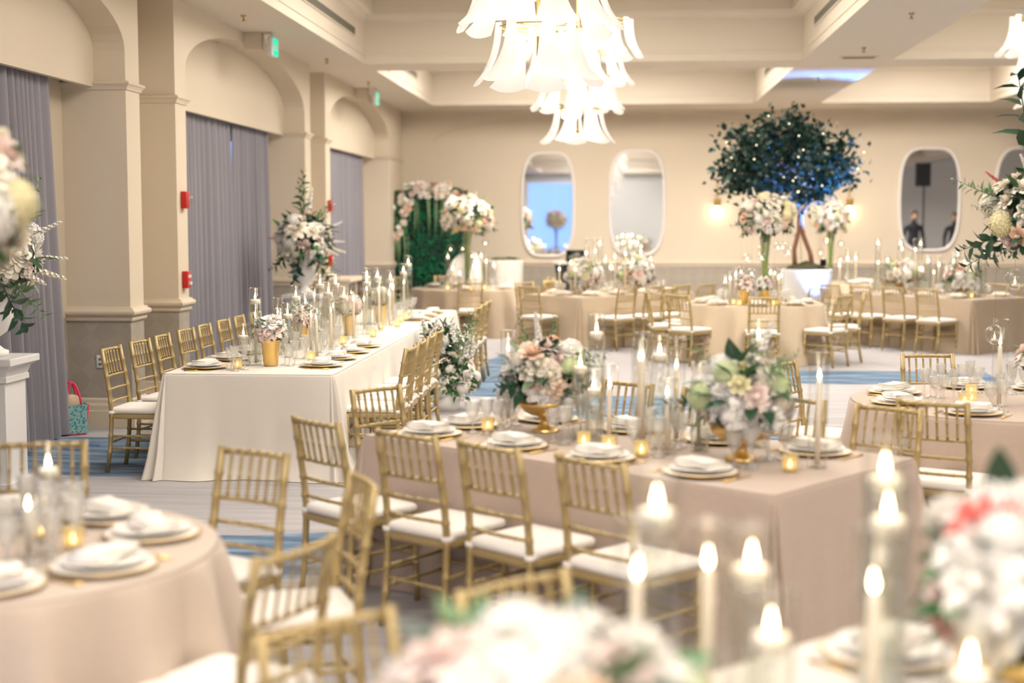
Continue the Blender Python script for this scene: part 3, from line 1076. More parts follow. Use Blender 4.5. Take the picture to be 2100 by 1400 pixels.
# ---- candles
def flame_mb(h=0.034, r=0.0068, z=0.0):
    b = MB()
    b.lathe([(0.001, z), (r * 0.7, z + h * 0.12), (r, z + h * 0.3), (r * 0.8, z + h * 0.5), (r * 0.4, z + h * 0.76), (0.0006, z + h)], 10, True, True)
    return b


ME_FLAME = flame_mb().mesh('flame', M_FLAME)
ME_FLAME_B = flame_mb(0.046, 0.0074).mesh('flame', M_FLAME)
b = MB()
b.tube([(0, 0, -0.002), (0, 0, 0.010)], 0.0012, 5)
ME_WICK = b.mesh('wick', M_BLACKP)
CYL = {}


def cyl_meshes(r, h):
    k = (round(r, 3), round(h, 3))
    if k not in CYL:
        b = MB()
        b.lathe([(0.0, 0.0), (r, 0.0), (r, h), (r - 0.0022, h + 0.0015), (r - 0.0035, h - 0.006)], 24)
        g = b.mesh('glass_cylinder', M_GLASS)
        b = MB()
        wz = h - 0.105
        b.lathe([(0.0, 0.012), (r - 0.004, 0.013), (r - 0.004, wz), (0.0, wz)], 20)
        w = b.mesh('water', M_WATER)
        CYL[k] = (g, w, wz)
    return CYL[k]


b = MB()
b.lathe([(0.0, -0.022), (0.026, -0.022), (0.032, -0.012), (0.034, 0.002), (0.032, 0.012), (0.026, 0.014), (0.010, 0.011), (0.0, 0.011)], 18)
ME_FLOAT = b.mesh('floating_candle', M_WAX)
TAP = {}


def taper_mesh(h):
    h = round(h, 2)
    if h not in TAP:
        b = MB()
        b.lathe([(0.0, 0.0), (0.0125, 0.0), (0.0125, h - 0.01), (0.009, h - 0.003), (0.002, h + 0.002)], 14)
        TAP[h] = b.mesh('taper', M_WAX)
    return TAP[h]


CANDLES = {}   # table key -> list of (dist, make function)


def hurricane(tab, x, y, h, kind, r=0.042):
    CANDLES.setdefault(tab, []).append((x, y, h, kind, r))


def flush_candles(phr):
    for tab, lst in CANDLES.items():
        lst = [settle(c[0], c[1], c[4] if c[3] != 'v' else 0.039) + c[2:] for c in lst]
        lst.sort(key=lambda c: math.hypot(c[0], c[1]))
        cnt = {}
        for x, y, h, kind, r in lst:
            k = {'f': 'floating', 't': 'taper', 'v': 'votive', 'd': 'double'}[kind]
            i = cnt.get(k, 0)
            cnt[k] = i + 1
            o_ = '%s from the camera' % ORD[i] if i else 'nearest the camera'
            if kind == 'v':
                t = thing('votive_candle', 'small gold glass votive, %s on %s' % (o_, phr[tab]), 'candle', (x, y, TZ), rnd.uniform(0, 3), 'gold votives')
                obj('votive_glass', ME_VOT, t)
                w = obj('tealight', ME_TEA, t)
                obj('flame', ME_FLAME, w, (0, 0, 0.022))
                continue
            g, wat, wz = cyl_meshes(r, h)
            if kind == 't':
                t = thing('taper_candle', 'ivory taper in glass cylinder, %s on %s' % (o_, phr[tab]), 'candle', (x, y, TZ), rnd.uniform(0, 3), 'candles in glass cylinders')
                obj('glass_cylinder', g, t)
                th = h * (0.72 + 0.05 * math.sin(x * 40 + y * 31))
                tp = obj('taper', taper_mesh(th), t, (0, 0, 0.013), (rnd.uniform(-0.012, 0.012), rnd.uniform(-0.012, 0.012), 0))
                obj('wick', ME_WICK, tp, (0, 0, round(th, 2)))
                obj('flame', ME_FLAME_B, tp, (0, 0, round(th, 2) + 0.004), (rnd.uniform(-0.08, 0.08), rnd.uniform(-0.08, 0.08), 0))
            else:
                t = thing('floating_candle', 'floating candle in water-filled cylinder, %s on %s' % (o_, phr[tab]), 'candle', (x, y, TZ), rnd.uniform(0, 3), 'candles in glass cylinders')
                obj('glass_cylinder', g, t)
                obj('water', wat, t)
                fl = obj('wax_disc', ME_FLOAT, t, (0, 0, wz), (0, 0, 0), min(1.15, (r - 0.006) / 0.034))
                obj('wick', ME_WICK, fl, (0, 0, 0.011))
                obj('flame', ME_FLAME_B, fl, (0, 0, 0.014))


b = MB()
b.lathe([(0.0, 0.0), (0.026, 0.0), (0.030, 0.004), (0.038, 0.072), (0.038, 0.075), (0.035, 0.074), (0.028, 0.010), (0.0, 0.008)], 20)
ME_VOT = b.mesh('votive_glass', M_AMBER)
b = MB()
b.lathe([(0.0, 0.009), (0.019, 0.009), (0.019, 0.022), (0.0, 0.022)], 14)
ME_TEA = b.mesh('tealight', M_WAX)


# ================================================================== FLOWERS
def petal_rings(b, r, z0, z1, a, w, curl, n=4, th=0.0):
    """one cupped petal standing at angle a"""
    rows = []
    for i in range(n + 1):
        v = i / n
        rad = r * (0.25 + 0.75 * math.sin(v * PI * 0.5)) + curl * v * v
        z = z0 + (z1 - z0) * v - curl * 0.6 * v ** 3
        half = w * math.sin(PI * (0.18 + 0.70 * v))
        row = []
        for k in range(5):
            u = -1 + k / 2
            aa = a + u * half
            row.append((rad * (1 - 0.06 * u * u) * math.cos(aa), rad * (1 - 0.06 * u * u) * math.sin(aa), z - 0.06 * u * u * (z1 - z0)))
        rows.append(row)
    b.rings(rows, closed=False)


def make_rose(seed, layers=4, open_=0.35):
    rr = random.Random(seed)
    b = MB()
    b.sphere(0.30, 8, 5, Matrix.Translation((0, 0, 0.32)), 1, 1, 1.1)
    for l in range(layers):
        f = (l + 1) / layers
        n = 4 + l
        for k in range(n):
            a = 2 * PI * (k + 0.5 * (l % 2)) / n + rr.uniform(-0.15, 0.15)
            petal_rings(b, 0.28 + 0.62 * f, -0.12 + 0.02 * l, 0.72 - 0.42 * f * f + rr.uniform(-0.05, 0.05), a, 0.62 - 0.05 * l, open_ * f * f)
    return b


def make_mum(seed, n=60):
    rr = random.Random(seed)
    b = MB()
    b.sphere(0.5, 8, 6, Matrix.Translation((0, 0, 0.15)), 1, 1, 0.8)
    for k in range(n):
        z = 1 - 1.15 * (k + 0.5) / n
        a = k * 2.39996
        d = Vector((math.sqrt(max(0, 1 - z * z)) * math.cos(a), math.sqrt(max(0, 1 - z * z)) * math.sin(a), z))
        q = d.to_track_quat('Z', 'Y').to_matrix().to_4x4()
        M = Matrix.Translation(d * 0.35 + Vector((0, 0, 0.12))) @ q @ Matrix.Rotation(rr.uniform(0, 6), 4, 'Z')
        w = 0.15
        b.add([(-w, 0, 0.1), (w, 0, 0.1), (w * 1.2, 0.06, 0.4), (-w * 1.2, 0.06, 0.4), (0, 0.16, 0.62)], [(0, 1, 2, 3), (3, 2, 4)], True, M)
    return b


def make_hydrangea(seed, n=70):
    rr = random.Random(seed)
    b = MB()
    b.sphere(0.72, 10, 7, Matrix.Translation((0, 0, 0.12)), 1, 1, 0.85)
    for k in range(n):
        z = 1 - 1.3 * (k + 0.5) / n
        a = k * 2.39996
        s = math.sqrt(max(0, 1 - z * z))
        d = Vector((s * math.cos(a), s * math.sin(a), z))
        q = d.to_track_quat('Z', 'Y').to_matrix().to_4x4()
        M = Matrix.Translation(Vector((d.x * 0.82, d.y * 0.82, d.z * 0.72 + 0.12))) @ q @ Matrix.Rotation(rr.uniform(0, 6), 4, 'Z')
        w = 0.19
        vs, fs = [(0, 0, 0.0)], []
        for j in range(4):
            t = j * PI / 2
            i0 = len(vs)
            vs += [(w * 0.7 * math.cos(t - 0.5), w * 0.7 * math.sin(t - 0.5), 0.05), (w * 1.05 * math.cos(t), w * 1.05 * math.sin(t), 0.04 + rr.uniform(0, 0.05)), (w * 0.7 * math.cos(t + 0.5), w * 0.7 * math.sin(t + 0.5), 0.05)]
            fs.append((0, i0, i0 + 1, i0 + 2))
        b.add(vs, fs, True, M)
    return b


BLOOM = {}
for c in PETAL:
    BLOOM[('rose', c)] = make_rose(len(c)).mesh('rose_' + c, PETAL[c])
    BLOOM[('peony', c)] = make_rose(3 + len(c), 5, 0.6).mesh('peony_' + c, PETAL[c])
for c in ('white', 'ivory', 'blush', 'yellow', 'green', 'pink'):
    BLOOM[('mum', c)] = make_mum(2).mesh('chrysanthemum_' + c, PETAL[c])
    BLOOM[('hydrangea', c)] = make_hydrangea(2).mesh('hydrangea_' + c, PETAL[c])


def leaf_mb(L=1.0, w=0.26, droop=0.22, seg=5):
    b = MB()
    rows = []
    for i in range(seg + 1):
        v = i / seg
        hw = w * math.sin(PI * min(1, 0.06 + 0.94 * v)) ** 0.8 * (1.15 - 0.5 * v)
        z = -droop * v * v
        rows.append([(-hw, v * L, z + hw * 0.25), (0, v * L, z), (hw, v * L, z + hw * 0.25)])
    b.rings(rows, closed=False)
    return b


ME_LEAF = [leaf_mb().mesh('leaf', m) for m in LEAF]


def foliage_mesh(name, m, n, r, seed, L=0.26, sz=0.8):
    """unit ball of leaves"""
    rr = random.Random(seed)
    b = MB()
    for k in range(n):
        z = rr.uniform(-0.75, 1)
        a = rr.uniform(0, 2 * PI)
        s = math.sqrt(max(0, 1 - z * z))
        d = Vector((s * math.cos(a), s * math.sin(a), z))
        p = d * rr.uniform(0.45, 0.98) * r
        q = (d + Vector((rr.uniform(-0.8, 0.8), rr.uniform(-0.8, 0.8), rr.uniform(-0.8, 0.5)))).normalized().to_track_quat('Y', 'Z').to_matrix().to_4x4()
        ll = L * rr.uniform(0.6, 1.2)
        M = Matrix.Translation(p) @ q @ Matrix.Rotation(rr.uniform(-1.5, 1.5), 4, 'Y') @ Matrix.Diagonal((ll, ll, ll, 1))
        w = 0.24
        b.add([(0, 0, 0), (-w, 0.35, 0.07), (0, 0.4, 0), (w, 0.35, 0.07), (-w * 0.8, 0.7, 0.02), (0, 0.72, -0.06), (w * 0.8, 0.7, 0.02), (0, 1.05, -0.16)],
              [(0, 2, 1), (0, 3, 2), (1, 2, 5, 4), (2, 3, 6, 5), (4, 5, 7), (5, 6, 7)], True, M)
    return b.mesh(name, m)


ME_FOL = [foliage_mesh('foliage', LEAF[i % 2], 260, 1.0, 11 + i, 0.34) for i in range(3)]


def spray_mesh(name, mstem, mfl, n=16, seed=1, fl=0.05, L=1.0):
    """upright spike: a stem with small florets along it (delphinium, snapdragon)"""
    rr = random.Random(seed)
    b = MB()
    b.m = 0
    b.tube([(0, 0, 0), (0.02, 0, L * 0.5), (0.05, 0, L)], [0.012, 0.009, 0.004], 5)
    b.m = 1
    for k in range(n):
        v = 0.3 + 0.7 * k / n
        a = k * 2.4
        d = Vector((math.cos(a), math.sin(a), 0.5)).normalized()
        f = fl * (1.25 - 0.75 * v)
        q = d.to_track_quat('Z', 'Y').to_matrix().to_4x4()
        M = Matrix.Translation(Vector((0.05 * v * v, 0, v * L)) + d * f * 0.9) @ q @ Matrix.Rotation(rr.uniform(0, 6), 4, 'Z')
        b.add([(0, 0, -f * 0.6)] + [(f * math.cos(t * 1.2566), f * math.sin(t * 1.2566), f * 0.25) for t in range(5)],
              [(0, 1, 2), (0, 2, 3), (0, 3, 4), (0, 4, 5), (0, 5, 1)], True, M)
    return b.mesh(name, mstem, mfl)


SPRAY = {c: spray_mesh('spray_' + c, LEAF[2], PETAL[c], 34, 3, 0.062) for c in ('white', 'ivory', 'coral', 'blush')}


def leaf_spray(name, m, n, w, L, seed):
    rr = random.Random(seed)
    b = MB()
    b.tube([(0, 0, 0), (0.03, 0.01, 0.5), (0.10, 0.0, 1.0)], [0.014, 0.010, 0.004], 5)
    for k in range(n):
        v = 0.15 + 0.85 * k / (n - 1)
        a = k * 2.4 + rr.uniform(-0.4, 0.4)
        d = Vector((math.cos(a), math.sin(a), rr.uniform(0.3, 0.9))).normalized()
        q = d.to_track_quat('Y', 'Z').to_matrix().to_4x4()
        ll = L * (1.15 - 0.6 * v) * rr.uniform(0.8, 1.15)
        M = Matrix.Translation((0.10 * v * v, 0, v)) @ q @ Matrix.Rotation(rr.uniform(-0.7, 0.7), 4, 'Y') @ Matrix.Diagonal((ll, ll, ll, 1))
        b.add([(0, 0, 0), (-w, 0.35, 0.05), (0, 0.4, 0), (w, 0.35, 0.05), (-w * 0.75, 0.7, 0), (0, 0.72, -0.06), (w * 0.75, 0.7, 0), (0, 1.05, -0.16)],
              [(0, 2, 1), (0, 3, 2), (1, 2, 5, 4), (2, 3, 6, 5), (4, 5, 7), (5, 6, 7)], True, M)
    return b.mesh(name, m)


SPRAY['green'] = leaf_spray('spray_green', LEAF[2], 20, 0.17, 0.26, 5)
SPRAY['deep'] = leaf_spray('spray_deep', LEAF[1], 15, 0.24, 0.36, 6)

PAL_BOWL = [('peony', 'white'), ('rose', 'blush'), ('hydrangea', 'white'), ('peony', 'blush'), ('mum', 'white'), ('rose', 'white'), ('rose', 'ivory'), ('hydrangea', 'green'), ('rose', 'white'), ('peony', 'white'), ('rose', 'peach'), ('mum', 'ivory'), ('rose', 'yellow'), ('hydrangea', 'ivory')]
PAL_BALL = [('rose', 'ivory'), ('hydrangea', 'ivory'), ('rose', 'ivory'), ('rose', 'blush'), ('hydrangea', 'white'), ('peony', 'ivory'), ('rose', 'peach'), ('rose', 'white'), ('rose', 'ivory'), ('hydrangea', 'yellow'), ('peony', 'blush')]


def blooms(t, c, rx, rz, n, pal, size, seed, zmin=-0.45, leaves=0, fol=True, sprays=(), leafL=(0.09, 0.15), folscale=1.0, gap=0.0):
    rr = random.Random(seed)
    C = Vector(c)
    if fol:
        o = obj('foliage', ME_FOL[seed % 3], t, C, (0, 0, rr.uniform(0, 6)), (rx * 0.92 * folscale, rx * 0.92 * folscale, rz * 0.90 * folscale))
        o['kind'] = 'stuff'
    k = 0
    for i in range(n):
        z = 1 - (1 - zmin) * (i + 0.5) / n
        a = i * 2.39996 + rr.uniform(-0.25, 0.25)
        s = math.sqrt(max(0, 1 - z * z))
        d = Vector((s * math.cos(a), s * math.sin(a), z))
        if rr.random() < gap:
            continue
        kd, col = pal[rr.randrange(len(pal))]
        sz = size * rr.uniform(0.75, 1.2) * {'hydrangea': 1.25, 'peony': 1.2, 'mum': 1.15, 'rose': 0.95}[kd]
        rad = rr.uniform(0.84, 1.05)
        p = C + Vector((d.x * rx * rad, d.y * rx * rad, d.z * rz * rad))
        q = (d + Vector((0, 0, 0.25)) + Vector((rr.uniform(-0.2, 0.2), rr.uniform(-0.2, 0.2), 0))).normalized().to_track_quat('Z', 'Y').to_euler()
        obj('blossom', BLOOM[(kd, col)], t, p - d * sz * 0.35, q, sz)
    for i in range(leaves):
        a = rr.uniform(0, 2 * PI)
        z = rr.uniform(max(zmin, -0.7), 0.95)
        s = math.sqrt(max(0, 1 - z * z))
        d = Vector((s * math.cos(a), s * math.sin(a), z))
        p = C + Vector((d.x * rx, d.y * rx, d.z * rz)) * rr.uniform(0.7, 0.88)
        L = rr.uniform(*leafL)
        q = (d + Vector((rr.uniform(-0.6, 0.6), rr.uniform(-0.6, 0.6), rr.uniform(-0.5, 0.6)))).normalized().to_track_quat('Y', 'Z').to_euler()
        obj('leaf', ME_LEAF[rr.choice((0, 0, 1, 1, 2))], t, p, q, L)
    for (kind, a, el, L, off) in sprays:
        d = Vector((math.cos(a) * math.cos(el), math.sin(a) * math.cos(el), math.sin(el)))
        p = C + Vector((d.x * rx, d.y * rx, d.z * rz)) * off
        obj('flower_spray', SPRAY[kind], t, p, d.to_track_quat('Z', 'X').to_euler(), L)


b = MB()
b.lathe([(0.0, 0.0), (0.075, 0.0), (0.078, 0.008), (0.05, 0.022), (0.028, 0.045), (0.026, 0.065), (0.05, 0.085), (0.11, 0.105), (0.145, 0.140), (0.152, 0.165), (0.147, 0.165), (0.10, 0.118), (0.0, 0.10)], 28)
ME_BOWL = b.mesh('footed_bowl', M_GOLDM)


def bowl(x, y, seed, lab, scale=1.0, near=True, spr=True, rx=0.215, rz=0.19, cz=0.30, pal=None):
    t = thing('flower_bowl', lab, 'floral centerpiece', (x, y, TZ), 0, 'low floral bowls')
    obj('bowl', ME_BOWL, t)
    OCC.append((x, y, 0.08))
    rr = random.Random(seed)
    sp = [('green', rr.uniform(0, 6), rr.uniform(0.2, 1.2), 0.20, 0.75) for _ in range(4)] + [('coral', rr.uniform(0, 6), 0.5, 0.10, 0.95), ('white', rr.uniform(0, 6), 1.1, 0.22, 0.8), ('deep', rr.uniform(0, 6), -0.2, 0.2, 0.7), ('deep', rr.uniform(0, 6), -0.3, 0.2, 0.7)]
    blooms(t, (0, 0, cz), rx * scale, rz * scale, 40 if near else 34, pal or PAL_BOWL, 0.060 * scale, seed, -0.55, 30 if near else 0, True, sp if spr else (), folscale=0.95)
    return t


b = MB()
b.lathe([(0.0, 0.0), (0.036, 0.0), (0.042, 0.012), (0.052, 0.13), (0.056, 0.15), (0.059, 0.152), (0.056, 0.154), (0.050, 0.13), (0.0, 0.12)], 24)
ME_CUP = b.mesh('gold_cup', M_GOLDM)


def cup(x, y, seed, lab, pal=None):
    t = thing('flower_cup', lab, 'floral centerpiece', (x, y, TZ), 0, 'gold cups of flowers')
    obj('cup', ME_CUP, t, scale=1.32)
    OCC.append((x, y, 0.078))
    blooms(t, (0, 0, 0.275), 0.112, 0.10, 17, pal or [('peony', 'white'), ('rose', 'blush'), ('peony', 'blush'), ('rose', 'white')], 0.054, seed, -0.35, 16, True, [('white', 1.0 + seed, 0.8, 0.10, 0.8), ('green', 4.0, 0.2, 0.12, 0.8)], (0.06, 0.10))


b = MB()
b.lathe([(0.0, 0.0), (0.085, 0.0), (0.088, 0.01), (0.055, 0.05), (0.045, 0.2), (0.048, 0.6), (0.075, 0.86), (0.082, 0.90), (0.079, 0.90), (0.044, 0.6), (0.041, 0.2), (0.0, 0.03)], 24)
ME_TVASE = b.mesh('tall_glass_vase', M_GLASS)
b = MB()
for k in range(14):
    a = k * 2.4
    b.tube([(0.028 * math.cos(a), 0.028 * math.sin(a), 0.05), (0.030 * math.cos(a + 0.5), 0.030 * math.sin(a + 0.5), 0.5), (0.06 * math.cos(a + 0.8), 0.06 * math.sin(a + 0.8), 0.93)], 0.007, 5)
ME_STEMS = b.mesh('flower_stems', M_STEM)
b = MB()
b.sphere(0.062, 18, 12)
ME_GLOBE = b.mesh('globe_glass', M_GLASS)
b = MB()
b.lathe([(0.0, -0.042), (0.020, -0.042), (0.020, -0.026), (0.0, -0.026)], 12)
ME_GTEA = b.mesh('globe_tealight', M_WAX)


def tall(x, y, seed, lab, tabphr, rx=0.36, rz=0.30, hz=1.10, n=90, globes=6, size=0.066, near=False, sprays=()):
    t = thing('tall_floral_vase', lab, 'floral centerpiece', (x, y, TZ), 0, 'tall floral centerpieces')
    obj('vase', ME_TVASE, t)
    OCC.append((x, y, 0.09))
    s = obj('stems', ME_STEMS, t)
    s['kind'] = 'stuff'
    rr = random.Random(seed)
    sp = [('green', rr.uniform(0, 6), rr.uniform(-0.5, 1.0), 0.16, 0.85) for _ in range(5)] + [('deep', rr.uniform(0, 6), rr.uniform(-0.9, -0.3), 0.20, 0.78) for _ in range(5)] + [('white', rr.uniform(0, 6), rr.uniform(0, 1.2), 0.16, 0.88) for _ in range(3)] + list(sprays)
    blooms(t, (0, 0, hz), rx, rz, n, PAL_BALL, size, seed, -0.65, 46 if near else 0, True, sp, (0.09, 0.16))
    NUM = ['one', 'two', 'three', 'four', 'five', 'six', 'seven', 'eight', 'nine']
    for k in range(globes):
        a = 2 * PI * k / globes + seed
        rr_ = rx * rr.uniform(0.55, 0.95)
        drop = rr.uniform(0.22, 0.62)
        gz = TZ + hz - rz * 0.5 - drop
        clock = int(round((270 - math.degrees(a)) / 30.0)) % 12 + 6
        clock = (clock - 1) % 12 + 1
        g = thing('globe_candle', 'hanging glass globe with tealight, string %s of floral ball over %s' % (NUM[k], tabphr), 'candle', (x + rr_ * math.cos(a), y + rr_ * math.sin(a), gz), 0, 'hanging globe candles')
        obj('globe', ME_GLOBE, g)
        w = obj('tealight', ME_GTEA, g)
        obj('flame', ME_FLAME, w, (0, 0, -0.026), (0, 0, 0), 0.8)
        bb = MB()
        bb.tube([(0, 0, 0.05), (0, 0, drop + 0.02)], 0.0012, 4)
        obj('wire', bb.mesh('wire', M_BRASS), g)


# ================================================================== TABLES
def cloth_rect(name, L, W, m, seed, H=0.764, flare=0.06, puddle=0.0):
    rr = random.Random(seed)
    hx, hy = L / 2, W / 2
    rc = 0.035
    pts = []
    # perimeter with rounded corners; (x, y, nx, ny, cornerweight, s)
    def side(x0, y0, x1, y1, nx_, ny_, n):
        for k in range(n):
            t = (k + 0.5) / n
            dc = min(t, 1 - t) * math.hypot(x1 - x0, y1 - y0)
            pts.append((x0 + (x1 - x0) * t, y0 + (y1 - y0) * t, nx_, ny_, math.exp(-dc / 0.14)))

    def corner(cx, cy, a0):
        for k in range(27):
            a = R(a0 + 90 * k / 26)
            pts.append((cx + rc * math.cos(a), cy + rc * math.sin(a), math.cos(a), math.sin(a), 2.0 + k / 26))
    nl, nw = int(L / 0.05), int(W / 0.05)
    side(hx, -hy + rc, hx, hy - rc, 1, 0, nw)
    corner(hx - rc, hy - rc, 0)
    side(hx - rc, hy, -hx + rc, hy, 0, 1, nl)
    corner(-hx + rc, hy - rc, 90)
    side(-hx, hy - rc, -hx, -hy + rc, -1, 0, nw)
    corner(-hx + rc, -hy + rc, 180)
    side(-hx + rc, -hy, hx - rc, -hy, 0, -1, nl)
    corner(hx - rc, -hy + rc, 270)
    rings = []
    levels = [(0.0, 0.0), (0.006, 0.006), (0.016, 0.009), (0.05, 0.012), (0.15, 0.02), (0.30, 0.03), (0.45, 0.04), (0.6, 0.05), (0.72, 0.06), (H - 0.004, 0.066)]
    p1, p2, p3 = rr.uniform(0, 6), rr.uniform(0, 6), rr.uniform(0, 6)
    acc = 0
    for lv, off in levels:
        v = lv / H
        ring = []
        acc = 0
        for i, (x, y, ax, ay, cw) in enumerate(pts):
            if i:
                acc += math.hypot(x - pts[i - 1][0], y - pts[i - 1][1])
            wave = 0.018 * math.sin(acc * 6.3 + p1) + 0.012 * math.sin(acc * 13.1 + p2) + 0.006 * math.sin(acc * 29 + p3)
            if cw >= 2:
                u_ = cw - 2
                cw = 1.0
                env = math.sin(PI * u_)
                fold = 0.065 * v + env * (0.06 * v + 0.075 * v ** 0.7 * math.cos(2 * PI * 3.5 * (u_ - 0.5)))
            else:
                fold = cw * 0.065 * v
            o_ = off * (flare / 0.06) + wave * v * (1 - 0.3 * cw) * 1.1 + fold * 0.75
            if puddle:
                o_ += puddle * max(0, v - 0.86) / 0.14 * (0.6 + 0.4 * math.sin(acc * 9 + p1))
            if lv == 0.0:
                o_ = -0.004
            ring.append((x + ax * o_, y + ay * o_, H - lv + (0.0 if lv else 0.0015)))
        rings.append(ring)
    b = MB()
    b.rings(rings, cap0=False)
    n = len(pts)
    top = list(range(n))
    b.f.append(tuple(top))
    b.sm.append(False)
    b.mi.append(0)
    return b.mesh(name, m)


def cloth_round(name, r, m, seed, H=0.764, nf=15, amp=1.35):
    rr = random.Random(seed)
    n = 180
    p1, p2 = rr.uniform(0, 6), rr.uniform(0, 6)
    rings = []
    for lv in (0.0, 0.006, 0.018, 0.05, 0.12, 0.22, 0.35, 0.5, 0.65, H - 0.004):
        v = lv / H
        ring = []
        for k in range(n):
            a = 2 * PI * k / n
            w = math.sin(nf * a + p1 + 0.9 * math.sin(2 * a + p2))
            w2 = math.sin(nf * 1.9 * a + p2)
            o_ = (0.0 if lv == 0 else 0.008) + (v ** 0.62) * (0.045 + 0.036 * amp + amp * (0.036 * w + 0.010 * w2)) * (0.8 + 0.5 * v)
            ring.append(((r + o_) * math.cos(a), (r + o_) * math.sin(a), H - lv + (0 if lv else 0.0015)))
        rings.append(ring)
    b = MB()
    b.rings(rings)
    b.f.append(tuple(range(n)))
    b.sm.append(False)
    b.mi.append(0)
    return b.mesh(name, m)


TAB = {}


def table_rect(key, c, ang, L, W, m, phr, tl, cl, seed, puddle=0.0, flare=0.06):
    a = R(ang)
    t = thing('banquet_table', tl, 'table', (c[0], c[1], 0), a, 'cloth-covered tables')
    b = MB()
    b.rbox(-L / 2 + 0.012, L / 2 - 0.012, -W / 2 + 0.012, W / 2 - 0.012, 0.725, 0.758, 0.02)
    obj('tabletop', b.mesh('tabletop', M_DARKWOOD), t)
    for sx in (-1, 1):
        for sy in (-1, 1):
            b = MB()
            b.tube([(sx * (L / 2 - 0.2), sy * (W / 2 - 0.15), 0), (sx * (L / 2 - 0.2), sy * (W / 2 - 0.15), 0.726)], 0.018, 8)
            obj('leg', b.mesh('table_leg', M_VENT), t)
    o = prop(obj('tablecloth', cloth_rect('tablecloth', L, W, m, seed, puddle=puddle, flare=flare), None, (c[0], c[1], 0), (0, 0, a)), cl, 'tablecloth', 'tablecloths')
    TAB[key] = (c, a, L, W, phr)


def table_round(key, c, r, m, phr, tl, cl, seed, nf=15, ang=0, amp=1.35):
    t = thing('banquet_table', tl, 'table', (c[0], c[1], 0), 0, 'cloth-covered tables')
    b = MB()
    b.lathe([(0, 0.728), (r - 0.015, 0.728), (r - 0.01, 0.735), (r - 0.01, 0.752), (r - 0.015, 0.758), (0, 0.758)], 40)
    obj('tabletop', b.mesh('tabletop', M_DARKWOOD), t)
    for k in range(4):
        b = MB()
        x, y = 0.5 * r * math.cos(PI / 4 + k * PI / 2), 0.5 * r * math.sin(PI / 4 + k * PI / 2)
        b.tube([(x, y, 0), (x, y, 0.729)], 0.018, 8)
        obj('leg', b.mesh('table_leg', M_VENT), t)
    prop(obj('tablecloth', cloth_round('tablecloth', r, m, seed, nf=nf, amp=amp), None, (c[0], c[1], 0)), cl, 'tablecloth', 'tablecloths')
    TAB[key] = (c, 0, r, None, phr)


def loc2(key, lx, ly):
    c, a = TAB[key][0], TAB[key][1]
    return (c[0] + lx * math.cos(a) - ly * math.sin(a), c[1] + lx * math.sin(a) + ly * math.cos(a))


CHAIRS = []   # (x, y, face, label)


def seat_rect(key, side, t, seat, off=0.0, ch=True, pl=True, dang=0.0, **kw):
    """side: -1 / 1 long sides (local y), 'e0' / 'e1' ends"""
    c, a, L, W, phr = TAB[key]
    if side in (-1, 1):
        cx, cy = loc2(key, t, side * (W / 2 + 0.235 + off))
        px, py = loc2(key, t, side * (W / 2 - 0.21))
        face = math.degrees(a) - 90 * side
    else:
        s = -1 if side == 'e0' else 1
        cx, cy = loc2(key, s * (L / 2 + 0.235 + off), t)
        px, py = loc2(key, s * (L / 2 - 0.21), t)
        face = math.degrees(a) + (0 if s < 0 else 180)
    if ch:
        chair(cx, cy, face + dang, 'gold bamboo-style chair with ivory cushion, %s of %s' % (seat, phr))
    if pl:
        place(px, py, face, seat, phr, **kw)


def seat_round(key, ang, seat, off=0.0, ch=True, pl=True, dang=0, **kw):
    """ang: world angle (deg) of the seat seen from the table centre"""
    c, _, r, _, phr = TAB[key]
    a = R(ang)
    if ch:
        d = r + 0.275 + off
        chair(c[0] + d * math.cos(a), c[1] + d * math.sin(a), ang + 180 + dang, 'gold bamboo-style chair with ivory cushion, %s of %s' % (seat, phr))
    if pl:
        d = r - 0.22
        place(c[0] + d * math.cos(a), c[1] + d * math.sin(a), ang + 180, seat, phr, **kw)


# ---- T1: the long white table
table_rect('T1', (-2.685, 13.84), 90, 7.62, 1.26, M_LINEN_W, 'long white table', 'long banquet table hidden under the ivory cloth along the curtain wall',
           'ivory linen cloth draped to the floor over the long white table', 3, puddle=0.07, flare=0.035)
# local x = world +y, local y = world -x ; wall side is local y > 0
for k in range(8):
    seat_rect('T1', 1, -3.44 + 0.60 * k + (0.03 if k % 2 else 0), '%s wall-side seat' % ORD[k], off=0.02, dang=rnd.uniform(-4, 4), cut=k < 4, glasses=('water', 'wine', 'flute') if k < 6 else ('water',))
for k in range(4):
    seat_rect('T1', -1, -3.24 + 0.56 * k, '%s room-side seat' % ORD[k], off=-0.02, dang=rnd.uniform(-3, 3))
for k in range(3):
    seat_rect('T1', -1, 1.85 + 0.62 * k, '%s room-side seat' % ORD[6 + k], off=-0.02, dang=rnd.uniform(-3, 3), glasses=('water', 'wine'))

